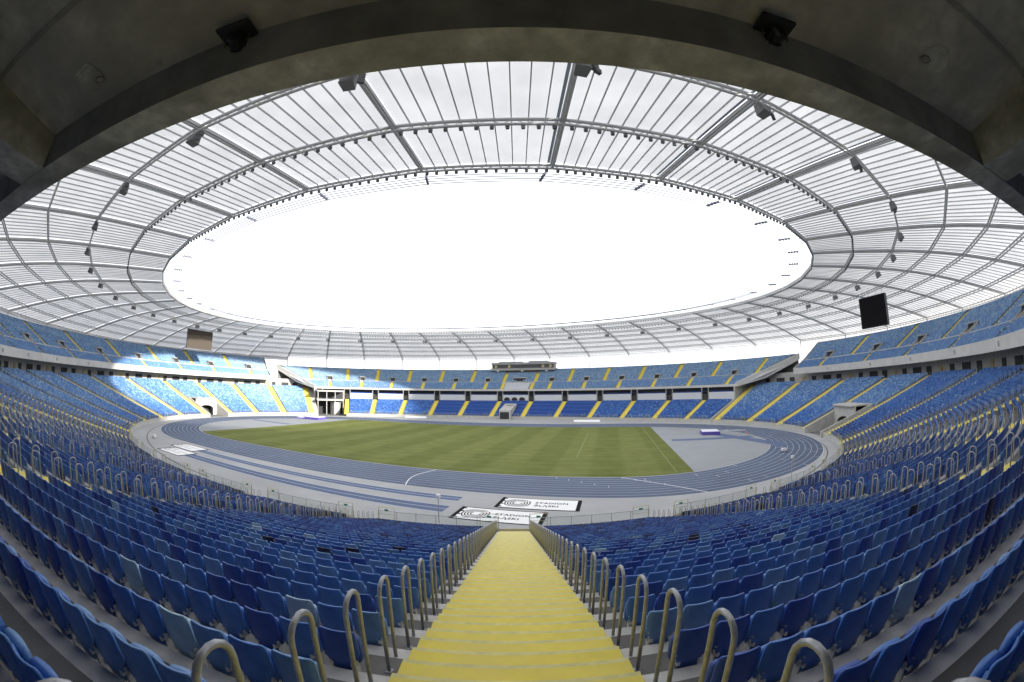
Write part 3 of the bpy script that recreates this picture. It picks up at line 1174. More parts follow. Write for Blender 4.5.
def shell(nx=5):
    """moulded seat back: wide top with rounded corners, narrowing to a rounded tongue"""
    u = np.linspace(-1, 1, nx)
    V = []
    for side in (0, 1):
        for z, w in zip(ZL, WL):
            lean = .10 * (z - .3)
            for q in u:
                x = q * w
                y = lean - .9 * x * x * (1 if z > .43 else .6) + (.0 if side else -.026)
                if z < .43:
                    y -= .015 * (1 - (z - .27) / .16) ** 1.6
                V.append((x, y, z))
    V = np.array(V)
    k, r = nx, len(ZL)
    Q = []
    for side in (0, 1):
        o = side * k * r
        for j in range(r - 1):
            for i in range(k - 1):
                q = (o + j * k + i, o + j * k + i + 1, o + (j + 1) * k + i + 1, o + (j + 1) * k + i)
                Q.append(q if side == 0 else q[::-1])
    rim = [j * k for j in range(r)] + [(r - 1) * k + i for i in range(1, k)] + [j * k + k - 1 for j in range(r - 2, -1, -1)] + [i for i in range(k - 2, 0, -1)]
    for a, b in zip(rim, rim[1:] + rim[:1]):
        Q.append((a, b, b + k * r, a + k * r))
    return V, np.array(Q)


def pan(nx=4):
    """folded-up seat pan in front of the back"""
    u = np.linspace(-1, 1, nx)
    zz = .30 + (np.array([.33, .38, .5, .62, .72, .76]) - .33) * .82
    ww = np.array([.17, .195, .205, .205, .195, .16])
    V = []
    for side in (0, 1):
        for z, w in zip(zz, ww):
            for q in u:
                V.append((q * w, -.075 - .06 * side + .07 * (z - .33) - .02 * (1 - q * q) * side - .02, z))
    V = np.array(V)
    k, r = nx, len(zz)
    Q = []
    for side in (0, 1):
        o = side * k * r
        for j in range(r - 1):
            for i in range(k - 1):
                q = (o + j * k + i, o + j * k + i + 1, o + (j + 1) * k + i + 1, o + (j + 1) * k + i)
                Q.append(q[::-1] if side == 0 else q)
    rim = [j * k for j in range(r)] + [(r - 1) * k + i for i in range(1, k)] + [j * k + k - 1 for j in range(r - 2, -1, -1)] + [i for i in range(k - 2, 0, -1)]
    for a, b in zip(rim, rim[1:] + rim[:1]):
        Q.append((b, a, a + k * r, b + k * r))
    return V, np.array(Q)


def bracket_mb():
    mb = MB()
    for x in (-.12, .12):
        mb.box((x, -.10, .15), (.035, .10, .30))
        mb.box((x, -.08, .32), (.035, .16, .05))
    mb.box((0, -.09, .30), (.30, .035, .045))
    return mb


seat_mats = {k: mat('%s seat plastic' % WORD[k], PAL[k], .40, noise=.14, scale=7) for k in PN}
protos = {}
sv, sq = shell(7)
pv, pq = pan(5)
for k in PN:
    root = empty('stadium_seat')
    mb = MB()
    mb.addq(sv, sq)
    mb.build('backrest', seat_mats[k], root, smooth=True)
    mb = MB()
    mb.addq(pv, pq)
    mb.build('seat_pan', seat_mats[k], root, smooth=True)
    bracket_mb().build('bracket', M['nosing'], root)
    mb = MB()
    mb.tube([(.172, .0, .455), (.172, .022, .457)], .011, 8)
    mb.build('fixing_bolt', M['steel'], root)
    protos[k] = [root, False]
for idx in single:
    x, y, z, rz, ci, tier, row, block, i, n = seats[idx]
    k = PN[ci]
    pr = protos[k]
    if not pr[1]:
        o, pr[1] = pr[0], True
    else:
        o = copy_tree(pr[0])
    o.location = (x, y, z)
    o.rotation_euler = (0, 0, rz)
    # block index 15 ends at the camera's stairway on its left side (s smaller = left)
    left = (block == bl.index(SA0))
    colno = (n - i) if left else (i + 1)
    up = NROW - row
    tag(o, '%s folded seat, %s %s of the yellow stairs, %s row from the top' % (WORD[k], nth(colno), 'left' if left else 'right', nth(up)), 'seat', 'folded seats in rows beside the main stairs')
for k in PN:
    if not protos[k][1]:
        for ch in list(protos[k][0].children):
            bpy.data.objects.remove(ch)
        bpy.data.objects.remove(protos[k][0])

# the remaining seats: one mass
rest = ~is_single & (inside | ((pxy[:, 0] > -60) & (pxy[:, 0] < 1084) & (pxy[:, 1] < 760)) | (dist < 12))


def lod_mid():
    v1, q1 = shell(3)
    sel = [0, 2, 4, 5, 6, 8, 9, 10]
    global ZL, WL
    zs, ws = ZL, WL
    ZL, WL = ZL[sel], WL[sel]
    v1, q1 = shell(3)
    ZL, WL = zs, ws
    v2, q2 = pan(2)
    mbx = MB()
    mbx.addq(v1, q1)
    mbx.addq(v2, q2)
    return np.concatenate(mbx.v), np.concatenate(mbx.f)


def lod_far():
    mbx = MB()
    mbx.box((0, .02, .575), (.445, .06, .55))
    mbx.box((0, -.10, .53), (.40, .12, .40))
    V = np.concatenate(mbx.v)
    Q = np.concatenate(mbx.f)
    return V, Q


big = MB()
cols = []
for lo, hi, fn in ((0, 16, lambda: (lambda a, b: (np.concatenate([a[0], b[0]]), np.concatenate([a[1], b[1] + len(a[0])])))(shell(5), pan(3))), (16, 48, lod_mid), (48, 1e6, lod_far)):
    V, Q = fn()
    ids = np.where(rest & (dist >= lo) & (dist < hi))[0]
    if len(ids) == 0:
        continue
    c, s_ = np.cos(RZ[ids])[:, None], np.sin(RZ[ids])[:, None]
    X = V[None, :, 0] * c - V[None, :, 1] * s_ + XYZ[ids, 0][:, None]
    Y = V[None, :, 0] * s_ + V[None, :, 1] * c + XYZ[ids, 1][:, None]
    Z = np.broadcast_to(V[None, :, 2], X.shape) + XYZ[ids, 2][:, None]
    W = np.stack([X, Y, Z], -1).reshape(-1, 3)
    QQ = (Q[None] + (np.arange(len(ids)) * len(V))[:, None, None]).reshape(-1, 4)
    big.addq(W, QQ)
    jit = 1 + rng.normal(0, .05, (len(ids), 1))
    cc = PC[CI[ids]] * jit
    if lo >= 16:
        tiers = np.array([seats[q][5] for q in ids])
        for tn in set(tiers.tolist()):
            m_ = tiers == tn
            w_ = .5 if 'up' in tn else .25
            cc[m_] = cc[m_] * (1 - w_) + cc[m_].mean(0) * w_
    cols.append(np.repeat(cc, len(V), axis=0))
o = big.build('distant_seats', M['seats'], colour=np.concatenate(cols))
tag(o, 'tens of thousands of folded blue seats in a mosaic of blues, lit tiers painted paler', 'seats', kind='stuff')

# ----------------------------------------------------------------- handrail hoops along the stairs
def hoop_pts():
    # plane along the flight (local y), uphill leg shorter
    w, h, r = .30, 1.19, .145
    pts = [(0, -w / 2, -.20), (0, -w / 2, h - r)]
    for q in np.linspace(0, PI, 9)[1:-1]:
        pts.append((0, -w / 2 * math.cos(q), h - r + r * math.sin(q)))
    pts += [(0, w / 2, h - r), (0, w / 2, 0)]
    return pts


BOWL[0] = True
hp = []      # s, R, z, aisle index, side, row
AX = [(a, i) for i, a in enumerate(aisles)]
for a, i in AX:
    for sg in (-1, 1):
        for r in range(1, NROW):
            hp.append((a, sg, r, i))
pos, rzs = [], []
for a, sg, r, i in hp:
    b, n = frame(a)
    tx = np.array([-n[1], n[0]])
    R = ROWD * r + .30
    p = b + n * RE(n, R) + tx * sg * (AH + (.10 if sg > 0 else .16))
    pos.append((p[0], p[1], zrow(r)))
    rzs.append(math.atan2(n[1], n[0]) - PI / 2)
pos = np.array(pos)
rzs = np.array(rzs)
hd = np.linalg.norm(pos + [0, 0, .6] - CAM, axis=1)
hx = project(pos + [0, 0, .7])
hin = (hx[:, 0] > -15) & (hx[:, 0] < 1039) & (hx[:, 1] < 830)
ho = np.argsort(np.where(hin, hd, 1e9))[:300]
mb = MB()
P = hoop_pts()
mb.tube(P, .0235, 10)
mb.box((0, -.15, -.195), (.09, .09, .012))
mb.box((0, .15, .006), (.09, .09, .012))
hoop = mb.build('handrail_hoop', M['steel'], smooth=True)
mid_i = [i for a, i in AX if abs(a - SA0) < .1][0]
first = True
for j in ho:
    a, sg, r, i = hp[j]
    o = hoop if first else hoop.copy()
    if not first:
        col.objects.link(o)
    first = False
    o.location = pos[j]
    o.rotation_euler = (0, 0, rzs[j])
    up = NROW - r
    edge = 'right' if sg > 0 else 'left'   # tx points to larger s, which is the viewer's right on the near side
    if i == mid_i:
        lab = 'steel handrail hoop, %s from the top on the %s edge of the central yellow stairs' % (nth(up), edge)
    else:
        lab = 'steel handrail hoop, %s from the top, %s edge of the %s stairs to the %s' % (nth(up), edge, nth(abs(i - mid_i)), 'right' if i > mid_i else 'left')
    tag(o, lab, 'handrail', 'handrail hoops along the stairs')
sel = set(ho.tolist())
mb = MB()
for j in range(len(hp)):
    if j in sel or hd[j] > 175 or not hin[j]:
        continue
    c, s_ = math.cos(rzs[j]), math.sin(rzs[j])
    Q = [(pos[j, 0] - y * s_, pos[j, 1] + y * c, pos[j, 2] + z) for x, y, z in (P if hd[j] < 60 else [P[0], P[1], P[5], P[-2], P[-1]])]
    mb.tube(Q, .026, 6 if hd[j] < 60 else 4, cap=False)
o = mb.build('distant_handrails', M['steel'], smooth=True)
tag(o, 'hundreds of steel handrail hoops lining the farther stairs', 'handrails', kind='stuff')

# ----------------------------------------------------------------- front fences with gates
POST = [None]


def fence(a, b, label, gates=(True, True), detail=True):
    root = empty('front_fence')
    tag(root, label, 'fence', 'fences along the front of the stands')
    n = max(5, int((b - a) / 1.6))
    s_ = np.linspace(a, b, n + 1)
    mb = MB()
    for z in (2.22, 1.36):
        mb.tube(P_(s_, -.06, z), .026, 5)
    mb.build('rail', M['steel'], root)
    for q in s_:
        p = P_(q, -.06, 1.2)
        if POST[0] is None:
            mb = MB()
            mb.tube([(0, 0, 0), (0, 0, 1.04)], .025, 5)
            po_ = POST[0] = mb.build('post', M['steel'], root)
        else:
            po_ = POST[0].copy()
            col.objects.link(po_)
            po_.parent = root
        po_.location = p
    mb = MB()
    mb.sweep([(-.06, 1.40), (-.06, 2.18)], lambda R: (a + .05, b - .05), n)
    mb.build('glass_panel', M['glass'], root)
    for g, q, sg in ((gates[0], a, 1), (gates[1], b, -1)):
        if not g:
            continue
        mb = MB()
        p0, p1 = P_(q + sg * .02, -.16, 1.25), P_(q + sg * 1.55, -.16, 1.25)
        u = np.array([0, 0, 1.28])
        mb.tube([p0, p0 + u, p1 + u, p1, p0], .035, 5)
        mb.tube([p0 + u * .5, p1 + u * .5], .02, 5)
        mb.build('gate', M['gatepanel'], root)
        mb = MB()
        mb.bar(p0 * .62 + p1 * .38 + u * .80, p0 * .38 + p1 * .62 + u * .80, .03, .17)
        mb.build('exit_sign', M['green'], root)
    return root


for i, (a, b) in enumerate(zip(aisles[:-1], aisles[1:])):
    mid = (a + b) / 2
    if any(p[0] - 1 < mid < p[1] + 1 for p in PORTALS):
        continue
    k = i - mid_i
    lab = 'steel and glass fence below the %s seat block %s of the central stairs' % (nth(-k if k < 0 else k + 1), 'left' if k < 0 else 'right')
    fence(a + 1.3, b - 1.3, lab)
BOWL[0] = False
for i, (a, b) in enumerate(zip(ml[:-1], ml[1:])):
    if i == 0:
        a += .6
    fence(a + 1.5, b - 1.3, 'steel and glass fence below the %s seat block of the main stand from the right' % nth(i + 1))

# ----------------------------------------------------------------- roof
NI = 7
AXD = [5., 14.8, 24.2, 33., 42., 51.5, 60.2, 68., 76.4, 85.6]
SOF = [7.8, 23.6, 38.5, 52.7, 66.5, 79.2, 91.3, 102.5, 112.6, 122.2]
IA, IB, IZ = 91., 61.6, 37.2
RO = 53.
axes = []
SQ = OL / 4
for k in range(10):            # far right quadrant, walking from far centre to right end
    axes.append((90 - AXD[k], SQ - SOF[k]))
for k in range(9, -1, -1):     # right end to near centre
    axes.append((-90 + AXD[k], 3 * SQ + SOF[k] - OL))
for k in range(10):            # near centre to left end
    axes.append((-90 - AXD[k], 3 * SQ - SOF[k] - OL))
for k in range(9, -1, -1):     # left end back to far centre
    axes.append((-270 + AXD[k], SQ + SOF[k] - OL))
NAX = len(axes)
FR = [0, .150, .300, .445, .585, .725, .865, 1.0]


def inner_pt(th):
    return np.array([IA * math.cos(math.radians(th)), IB * math.sin(math.radians(th)), IZ])


def outer_pt(s_):
    b, n = frame(s_)
    return np.array([*(b + RO * n), 27.4 + 2.3 * n[1] ** 2 + 1.3 * max(0., n[0])])


def roof_pt(ax, f):
    """ax: (inner angle, outer arc), f: 0 inner edge .. 1 outer edge"""
    a, b = inner_pt(ax[0]), outer_pt(ax[1])
    p = a + (b - a) * f
    p[2] += 1.5 * math.sin(PI * f)
    return p


roof = empty('stadium_roof')
tag(roof, 'oval ring roof of translucent white sheets on grey steel girders with a large opening', 'roof')
for k in range(NAX):
    A0, A1 = axes[k], axes[(k + 1) % NAX]
    if abs(A1[0] - A0[0]) > 100:
        A1 = (A1[0] - 360 if A1[0] > A0[0] else A1[0] + 360, A1[1])
    if abs(A1[1] - A0[1]) > 100:
        A1 = (A1[0], A1[1] - OL if A1[1] > A0[1] else A1[1] + OL)

    # straight edges between the axes: each bay is a ruled facet
    def bay(u, f, dz=0.):
        p = roof_pt(A0, f) * (1 - u) + roof_pt(A1, f) * u
        p[2] += dz
        return p
    NU, NFR = 10, 14
    mb = MB()
    V = [bay(u, f, .35) for f in np.linspace(0, 1, NFR + 1) for u in np.linspace(.012, .988, NU + 1)]
    Q = [(j * (NU + 1) + i, j * (NU + 1) + i + 1, (j + 1) * (NU + 1) + i + 1, (j + 1) * (NU + 1) + i) for j in range(NFR) for i in range(NU)]
    mb.addq(V, Q)
    mb.build('roof_sheet', M['roof'], roof, smooth=True)
    mb = MB()
    for i in range(1, NU):
        for f0, f1 in zip(FR[:-1], FR[1:]):
            mb.bar(bay(i / NU, f0, .24), bay(i / NU, f1, .24), .11, .16)
    mb.build('glazing_bar', M['girder_pale'], roof)
    # radial girder with the blue grey gutter band beside it
    mb = MB()
    for f0, f1 in zip(np.linspace(0, 1, 9)[:-1], np.linspace(0, 1, 9)[1:]):
        p, q = roof_pt(A0, f0), roof_pt(A0, f1)
        mb.bar(p, q, .50, .36)
        mb.bar(p + [0, 0, -.29], q + [0, 0, -.29], .26, .2)
    mb.build('radial_girder', M['girder'], roof)
    mb = MB()
    for f0, f1 in zip(np.linspace(0, 1, 9)[:-1], np.linspace(0, 1, 9)[1:]):
        p, q = bay(.028, f0, .30), bay(.028, f1, .30)
        mb.bar(p, q, .30, .04)
    mb.build('gutter', M['gutter'], roof)
for j, f in enumerate(FR):
    mb = MB()
    pts = [roof_pt(a, f) for a in axes]
    r = .17
    for d in ((0, 0, -.05), (0, 0, -.6)) if 0 < j < NI else (((0, 0, 0), (0, 0, -.42)) if j == 0 else ((0, 0, 0), (0, 0, -.6))):
        mb.tube([p + np.array(d) for p in pts], r if d[2] > -.3 else .14, 6, closed=True)
    for a, b in zip(pts, pts[1:] + pts[:1]):
        nn_ = 7
        for i in range(nn_):
            p, q = a + (b - a) * i / nn_, a + (b - a) * (i + .5) / nn_
            p2 = a + (b - a) * (i + 1) / nn_
            dz = np.array([0, 0, -.6 if 0 < j < NI else (-.42 if j == 0 else -.6)])
            mb.tube([p, q + dz, p2], .045, 4, cap=False)
    mb.build('ring_truss', M['girder_pale'], roof, smooth=True)
# vertical translucent apron under the outer edge at both ends
mb = MB()
for k in range(NAX):
    A0, A1 = axes[k], axes[(k + 1) % NAX]
    n0 = frame(A0[1])[1][1]
    n1 = frame(A1[1])[1][1]
    if n0 > .62 or n1 > .62:
        continue
    a, b = outer_pt(A0[1]), outer_pt(A1[1])
    mb.addq([a + [0, 0, .3], b + [0, 0, .3], b + [0, 0, -1.9], a + [0, 0, -1.9]], [(0, 1, 2, 3)])
mb.build('edge_apron', M['roof'], roof)
mb = MB()
for k in range(NAX):
    A0, A1 = axes[k], axes[(k + 1) % NAX]
    if frame(A0[1])[1][1] > .62 or frame(A1[1])[1][1] > .62:
        continue
    a, b = outer_pt(A0[1]), outer_pt(A1[1])
    for i in range(14):
        p = a + (b - a) * i / 14
        c_ = np.array([p[0] * .9985, p[1] * .9985, p[2]])
        mb.bar(c_ + [0, 0, .3], c_ + [0, 0, -1.9], .10, .10)
mb.build('apron_rib', M['girder_pale'], roof)
# posts
for k in range(NAX):
    s_ = axes[k][1]
    p = outer_pt(s_)
    b, n = frame(s_)
    if n[1] < -.8:
        continue
    q = np.array([*(b + n * (RO - 1.2)), 0.])
    mb = MB()
    mb.tube([q, p + [0, 0, -.2]], .24, 8)
    mb.build('post', M['girder'], roof, smooth=True)
# tension ring of four cables inside the opening, with clamps
mb = MB()
for c in range(4):
    mb.tube([inner_pt(a[0]) * np.array([.966 - .007 * c, .955 - .0095 * c, 1]) + [0, 0, .55] for a in axes], .055, 5, closed=True)
mb.build('tension_cable', M['cable'], roof)
mb = MB()
for a in axes:
    p = inner_pt(a[0])
    e = p * np.array([.942, .925, 1]) + [0, 0, .55]
    i0 = p * np.array([.968, .957, 1]) + [0, 0, .55]
    mb.bar(i0, e, .16, .16)
    for c in range(4):
        w = i0 + (e - i0) * (c + .4) / 4
        mb.box(w, (.34, .26, .3), math.radians(a[0]))
mb.build('cable_clamp', M['cable'], roof)
mb = MB()
for a in axes:
    p = inner_pt(a[0])
    e = p * np.array([.945, .93, 1]) + [0, 0, .55]
    mb.tube([p + [0, 0, .1], e], .03, 4)
mb.build('cable_tie', M['cable'], roof)

# ----------------------------------------------------------------- lights and loudspeakers on the roof rings
lamp_mb = MB()
lamp_mb.box((0, 0, -.30), (.40, .30, .36))
lamp_mb.box((0, 0, -.06), (.08, .08, .16))
LAMPS = []
for f, per, dz in ((FR[0], 13, -.52), (FR[1], 11, -.74)):
    for k in range(NAX):
        A0, A1 = axes[k], axes[(k + 1) % NAX]
        pa, pb_ = roof_pt(A0, f), roof_pt(A1, f)
        for i in range(per):
            u = (i + .6) / (per + .2)
            p = pa + (pb_ - pa) * u + [0, 0, dz]
            LAMPS.append((p, math.atan2(pb_[1] - pa[1], pb_[0] - pa[0]), 0 if f == 0 else 1, k, i))
lp = np.array([l[0] for l in LAMPS])
ld = np.linalg.norm(lp - CAM, axis=1)
lx = project(lp)
lo_ = np.argsort(np.where((lx[:, 0] > 0) & (lx[:, 0] < 1024) & (lx[:, 1] > 70), ld, 1e9))[:300]
proto = empty('spotlight')
mb = MB()
mb.box((0, .0, -.26), (.32, .24, .26))
mb.build('housing', M['darkgrey'], proto)
mb = MB()
mb.tube([(-.19, 0, -.26), (-.19, 0, -.06), (.19, 0, -.06), (.19, 0, -.26)], .022, 5)
mb.tube([(0, 0, -.06), (0, 0, .12)], .03, 5)
mb.build('yoke', M['darkgrey'], proto)
first = True
cnt = {0: 0, 1: 0}
lefts = sorted(lo_, key=lambda j: (LAMPS[j][2], lx[j][0]))
for j in lefts:
    p, rz, ring_, k, i = LAMPS[j]
    o = proto if first else copy_tree(proto)
    first = False
    cnt[ring_] += 1
    o.location = p
    o.rotation_euler = (0, 0, rz)
    tag(o, 'small dark spotlight under the %s roof ring, %s from the left on its near arc' % ('innermost' if ring_ == 0 else 'second', nth(cnt[ring_])), 'spotlight', 'spotlights under the two inner roof rings')
sel = set(int(j) for j in lo_)
mb = MB()
for j in range(len(LAMPS)):
    if j in sel:
        continue
    p, rz = LAMPS[j][:2]
    mb.box(p + [0, 0, -.26], (.34, .24, .30), rz)
o = mb.build('distant_spotlights', M['darkgrey'])
tag(o, 'rows of small dark spotlights under the far roof rings', 'spotlights', kind='stuff')

spk = empty('loudspeaker_cluster')
mb = MB()
mb.hexa([(-.75, -.7, -1.75), (.75, -.7, -1.75), (.6, .5, -1.9), (-.6, .5, -1.9), (-.7, -.35, -.55), (.7, -.35, -.55), (.6, .5, -.55), (-.6, .5, -.55)])
mb.build('cabinet', M['speaker'], spk)
mb = MB()
mb.addq([(-.68, -.72, -1.68), (.68, -.72, -1.68), (.64, -.41, -.65), (-.64, -.41, -.65)], [(0, 1, 2, 3)])
mb.build('speaker_grille', M['darkgrey'], spk)
for c_, z_, a_ in (((1.25, -.1, -.9), (.6, .5, .6), .3), ((1.35, -.35, -1.65), (.65, .35, .5), .4)):
    mb = MB()
    mb.box(c_, z_, a_)
    mb.build('floodlight', M['darkgrey'], spk)
mb = MB()
for x in (-.5, .5, 1.3):
    mb.tube([(x, 0, -.6), (x, 0, .1)], .04, 5)
mb.bar((-.8, 0, -.52), (1.6, 0, -.52), .08, .08)
mb.build('hanger', M['girder'], spk)
sp = []
for k in range(NAX):
    p = roof_pt(axes[k], FR[2]) + [0, 0, -.55]
    sp.append((p, math.radians(axes[k][0]) + PI / 2 + PI, project(p)))
vis = [q for q in sp if -20 < q[2][0] < 1044 and 40 < q[2][1]]
near = sorted([q for q in vis if q[0][1] < 0], key=lambda q: q[2][0])
far = sorted([q for q in vis if q[0][1] >= 0], key=lambda q: q[2][0])
first = True
for lst, word in ((near, 'near'), (far, 'far')):
    for i, (p, rz, _) in enumerate(lst):
        o = spk if first else copy_tree(spk)
        first = False
        o.location = p
        o.scale = (.8, .8, .8)
        o.rotation_euler = (0, 0, rz + PI)
        tag(o, 'grey loudspeaker and floodlight cluster under the third roof ring, %s from the left, %s side' % (nth(i + 1), word), 'loudspeaker', 'loudspeaker clusters hanging from the roof')

# scoreboards
def scoreboard(c, nrm, w, h, label, brown):
    root = empty('scoreboard', c, math.atan2(nrm[1], nrm[0]) + PI / 2)
    tag(root, label, 'scoreboard')
    mb = MB()
    mb.box((0, .45, 0), (w, .9, h))
    mb.build('casing', M['darkgrey'], root)
    mb = MB()
    mb.addq([(-w / 2 + .12, -.004, -h / 2 + .12), (w / 2 - .12, -.004, -h / 2 + .12), (w / 2 - .12, -.004, h / 2 - .12), (-w / 2 + .12, -.004, h / 2 - .12)], [(0, 1, 2, 3)])
    mb.build('screen', M['screen_back' if brown else 'screen'], root)
    for x in (-w * .38, -w * .13, w * .13, w * .38):
        mb = MB()
        mb.tube([(x, .45, h / 2), (x + .4, .45, h / 2 + 3.2)], .06, 5)
        mb.build('hanger', M['girder'], root)
    return root


scoreboard((113.2, -2.9, 28.9), (-.93, -.36), 8.6, 8.0, 'black switched-off video screen hanging from the right side of the roof', False)
scoreboard((-111.6, -1.3, 29.4), (1, .0), 12.6, 7.6, 'brown video screen hanging from the left side of the roof', True)

# ----------------------------------------------------------------- banners lying on the apron
def text_mesh(txt, size, loc, mat_, parent, rz=0., name='lettering', shear=0.):
    cu = bpy.data.curves.new(name, 'FONT')
    cu.body = txt
    cu.size = size
    cu.align_x = 'LEFT'
    cu.resolution_u = 3
    cu.space_character = 1.12
    cu.offset = size * .028
    tmp = bpy.data.objects.new('tmp', cu)
    col.objects.link(tmp)
    dg = bpy.context.evaluated_depsgraph_get()
    me = bpy.data.meshes.new_from_object(tmp.evaluated_get(dg))
    bpy.data.objects.remove(tmp)
    me.materials.clear()
    me.materials.append(mat_)
    o = bpy.data.objects.new(name, me)
    col.objects.link(o)
    o.parent = parent
    o.location = loc
    o.rotation_euler = (0, 0, rz)
    return o


def banner(x0, x1, y0, y1, label, faint=False, skew=0.):
    cx, cy = (x0 + x1) / 2, (y0 + y1) / 2
    w, h = x1 - x0, y1 - y0
    root = empty('banner', (cx, cy, .012))
    tag(root, label, 'banner', 'banners lying on the apron')
    mb = MB()
    mb.hexa([(-w / 2, -h / 2, 0), (w / 2, -h / 2, 0), (w / 2, h / 2, 0), (-w / 2, h / 2, 0), (-w / 2, -h / 2, .02), (w / 2, -h / 2, .02), (w / 2, h / 2, .02), (-w / 2, h / 2, .02)])
    mb.build('border_cloth', M['print'], root)
    mb = MB()
    bw = .45
    n = 14
    V = []
    rr = random.Random(int(x0 * 10))
    xl, xr = -w / 2 + bw, w / 2 - bw
    mb.addq([(xl, -h / 2 + .19, .0235), (xr, -h / 2 + .19, .0235), (xr, h / 2 - .19, .0235), (xl, h / 2 - .19, .0235)], [(0, 1, 2, 3)])
    mb.build('white_cloth', M['banner'], root)
    pm = M['greyprint'] if faint else M['print']
    # emblem: concentric stadium bends, open at the upper right, with a small bend inside
    ex, ey = -w / 2 + bw + 1.75, 0.
    for k, r in enumerate((1.42, 1.12, .82, .52)):
        a0, a1 = (math.radians(48), math.radians(395)) if k < 3 else (math.radians(120), math.radians(360))
        t = np.linspace(a0, a1, 40)
        mb = MB()
        for i in range(39):
            P = []
            for rr_ in (r - .07, r + .07):
                for q in (t[i], t[i + 1]):
                    c, s_ = math.cos(q), math.sin(q)
                    sg = lambda v, e: math.copysign(abs(v) ** e, v)
                    P.append((ex + rr_ * 1.0 * sg(c, .75), ey + rr_ * .92 * sg(s_, .75), .0275))
            mb.addq([P[0], P[1], P[3], P[2]], [(0, 1, 2, 3)])
        mb.build('logo_ring', pm, root)
    tx = -w / 2 + bw + 3.75
    text_mesh('STADION', .80, (tx, .18, .0275), pm, root)
    text_mesh('\u015aL\u0104SKI', .80, (tx, -.92, .0275), pm, root)
    for i in range(4):
        mb = MB()
        mb.box((-w / 2 + bw + .05, -h / 2 + h * (i + .5) / 4, .0285), (.42, .34, .002))
        mb.build('dark_patch', M['print'], root)
    return root


banner(26.4, 35.9, -57.95, -53.75, 'white banner with black border lying nearest below the central stairs')
banner(29.7, 39.1, -52.95, -48.75, 'white banner with black border lying beside the track, just behind another')
banner(-34.6, -25.6, -57.6, -53.4, 'white banner at the far left end, lying nearer the left stand', True)
banner(-37.6, -28.4, -53.0, -49.0, 'white banner at the far left end, lying beside the curving track', True)

# ----------------------------------------------------------------- small things on the field
def post_lamp(x, y, h, label):
    root = empty('marker_post', (x, y, 0))
    tag(root, label, 'post')
    mb = MB()
    mb.tube([(0, 0, .01), (0, 0, h)], .045, 8)
    mb.box((0, 0, .03), (.4, .4, .05))
    mb.build('pole', M['steel'], root)
    mb = MB()
    mb.box((0, 0, h + .16), (.34, .30, .34))
    mb.box((0, -.18, h + .16), (.22, .1, .2))
    mb.build('camera_head', M['white'], root)


post_lamp(26.4, -60.2, 2.75, 'slim steel post with a white camera head, left of the nearest banners')
post_lamp(66.9, -43.5, 3.0, 'slim steel post with a white camera head beside the right bend')


def white_cart(x, y, label):
    root = empty('equipment_box', (x, y, 0))
    tag(root, label, 'box')
    mb = MB()
    mb.box((0, 0, .42), (1.0, .5, .44))
    mb.box((0, 0, .70), (.7, .4, .12))
    mb.build('case', M['white'], root)
    for i in (-.4, .4):
        for j in (-.3, .3):
            mb = MB()
            mb.tube([(i, j - .04, .12), (i, j + .04, .12)], .11, 8)
            mb.build('wheel', M['black'], root)


white_cart(75.3, -22.6, 'small white wheeled box on the grey apron outside the right bend')
white_cart(-48.0, -51.8, 'small white wheeled box on the grey apron outside the left bend')


def landing_mat(x, y, w, d, h, rz, label, flat=False):
    root = empty('landing_mat', (x, y, .015), rz)
    tag(root, label, 'landing mat')
    mb = MB()
    mb.box((0, 0, h / 2), (w, d, h))
    mb.build('foam_block', M['foam'], root)
    mb = MB()
    mb.hexa([(-w / 2 + .1, -d / 2 + .1, h + .002), (w / 2 - .1, -d / 2 + .1, h + .002), (w / 2 - .1, d / 2 - .1, h + .002), (-w / 2 + .1, d / 2 - .1, h + .002),
             (-w / 2 + .3, -d / 2 + .3, h + .14), (w / 2 - .3, -d / 2 + .3, h + .14), (w / 2 - .3, d / 2 - .3, h + .14), (-w / 2 + .3, d / 2 - .3, h + .14)])
    mb.build('top_cover', M['foamtop'], root)


landing_mat(69.0, 10.8, 4.8, 5.0, .85, -.12, 'purple high-jump landing mat with pale top on the right infield')
landing_mat(-66.0, 24.5, 6.5, 5.5, .85, .1, 'large purple pole-vault mat with pale top at the left end')
landing_mat(-71.5, 23.0, 4.2, 3.4, .45, .25, 'lower purple mat section left of the large pole-vault mat')

for i in range(6):
    root = empty('hurdle', (73.0 + .85 * i, 9.0 - .35 * i, .012), .15)
    tag(root, 'white hurdle by the landing mat, %s from the left in the row' % nth(i + 1), 'hurdle', 'hurdles beside the mat')
    for x in (-.5, .5):
        mb = MB()
        mb.tube([(x, .6, .03), (x, 0, .03), (x, 0, .95)], .03, 5)
        mb.build('leg', M['steel'], root)
    mb = MB()
    mb.box((0, -.04, .95), (1.2, .04, .18))
    mb.build('bar', M['white'], root)
root = empty('traffic_cone', (78.2, 7.0, .012))
tag(root, 'small orange cone right of the row of hurdles', 'cone')
mb = MB()
mb.tube([(0, 0, .03), (0, 0, .7)], [.22, .04], 10)
mb.build('body', M['orange'], root)
mb = MB()
mb.box((0, 0, .017), (.5, .5, .03))
mb.build('base', M['orange'], root)

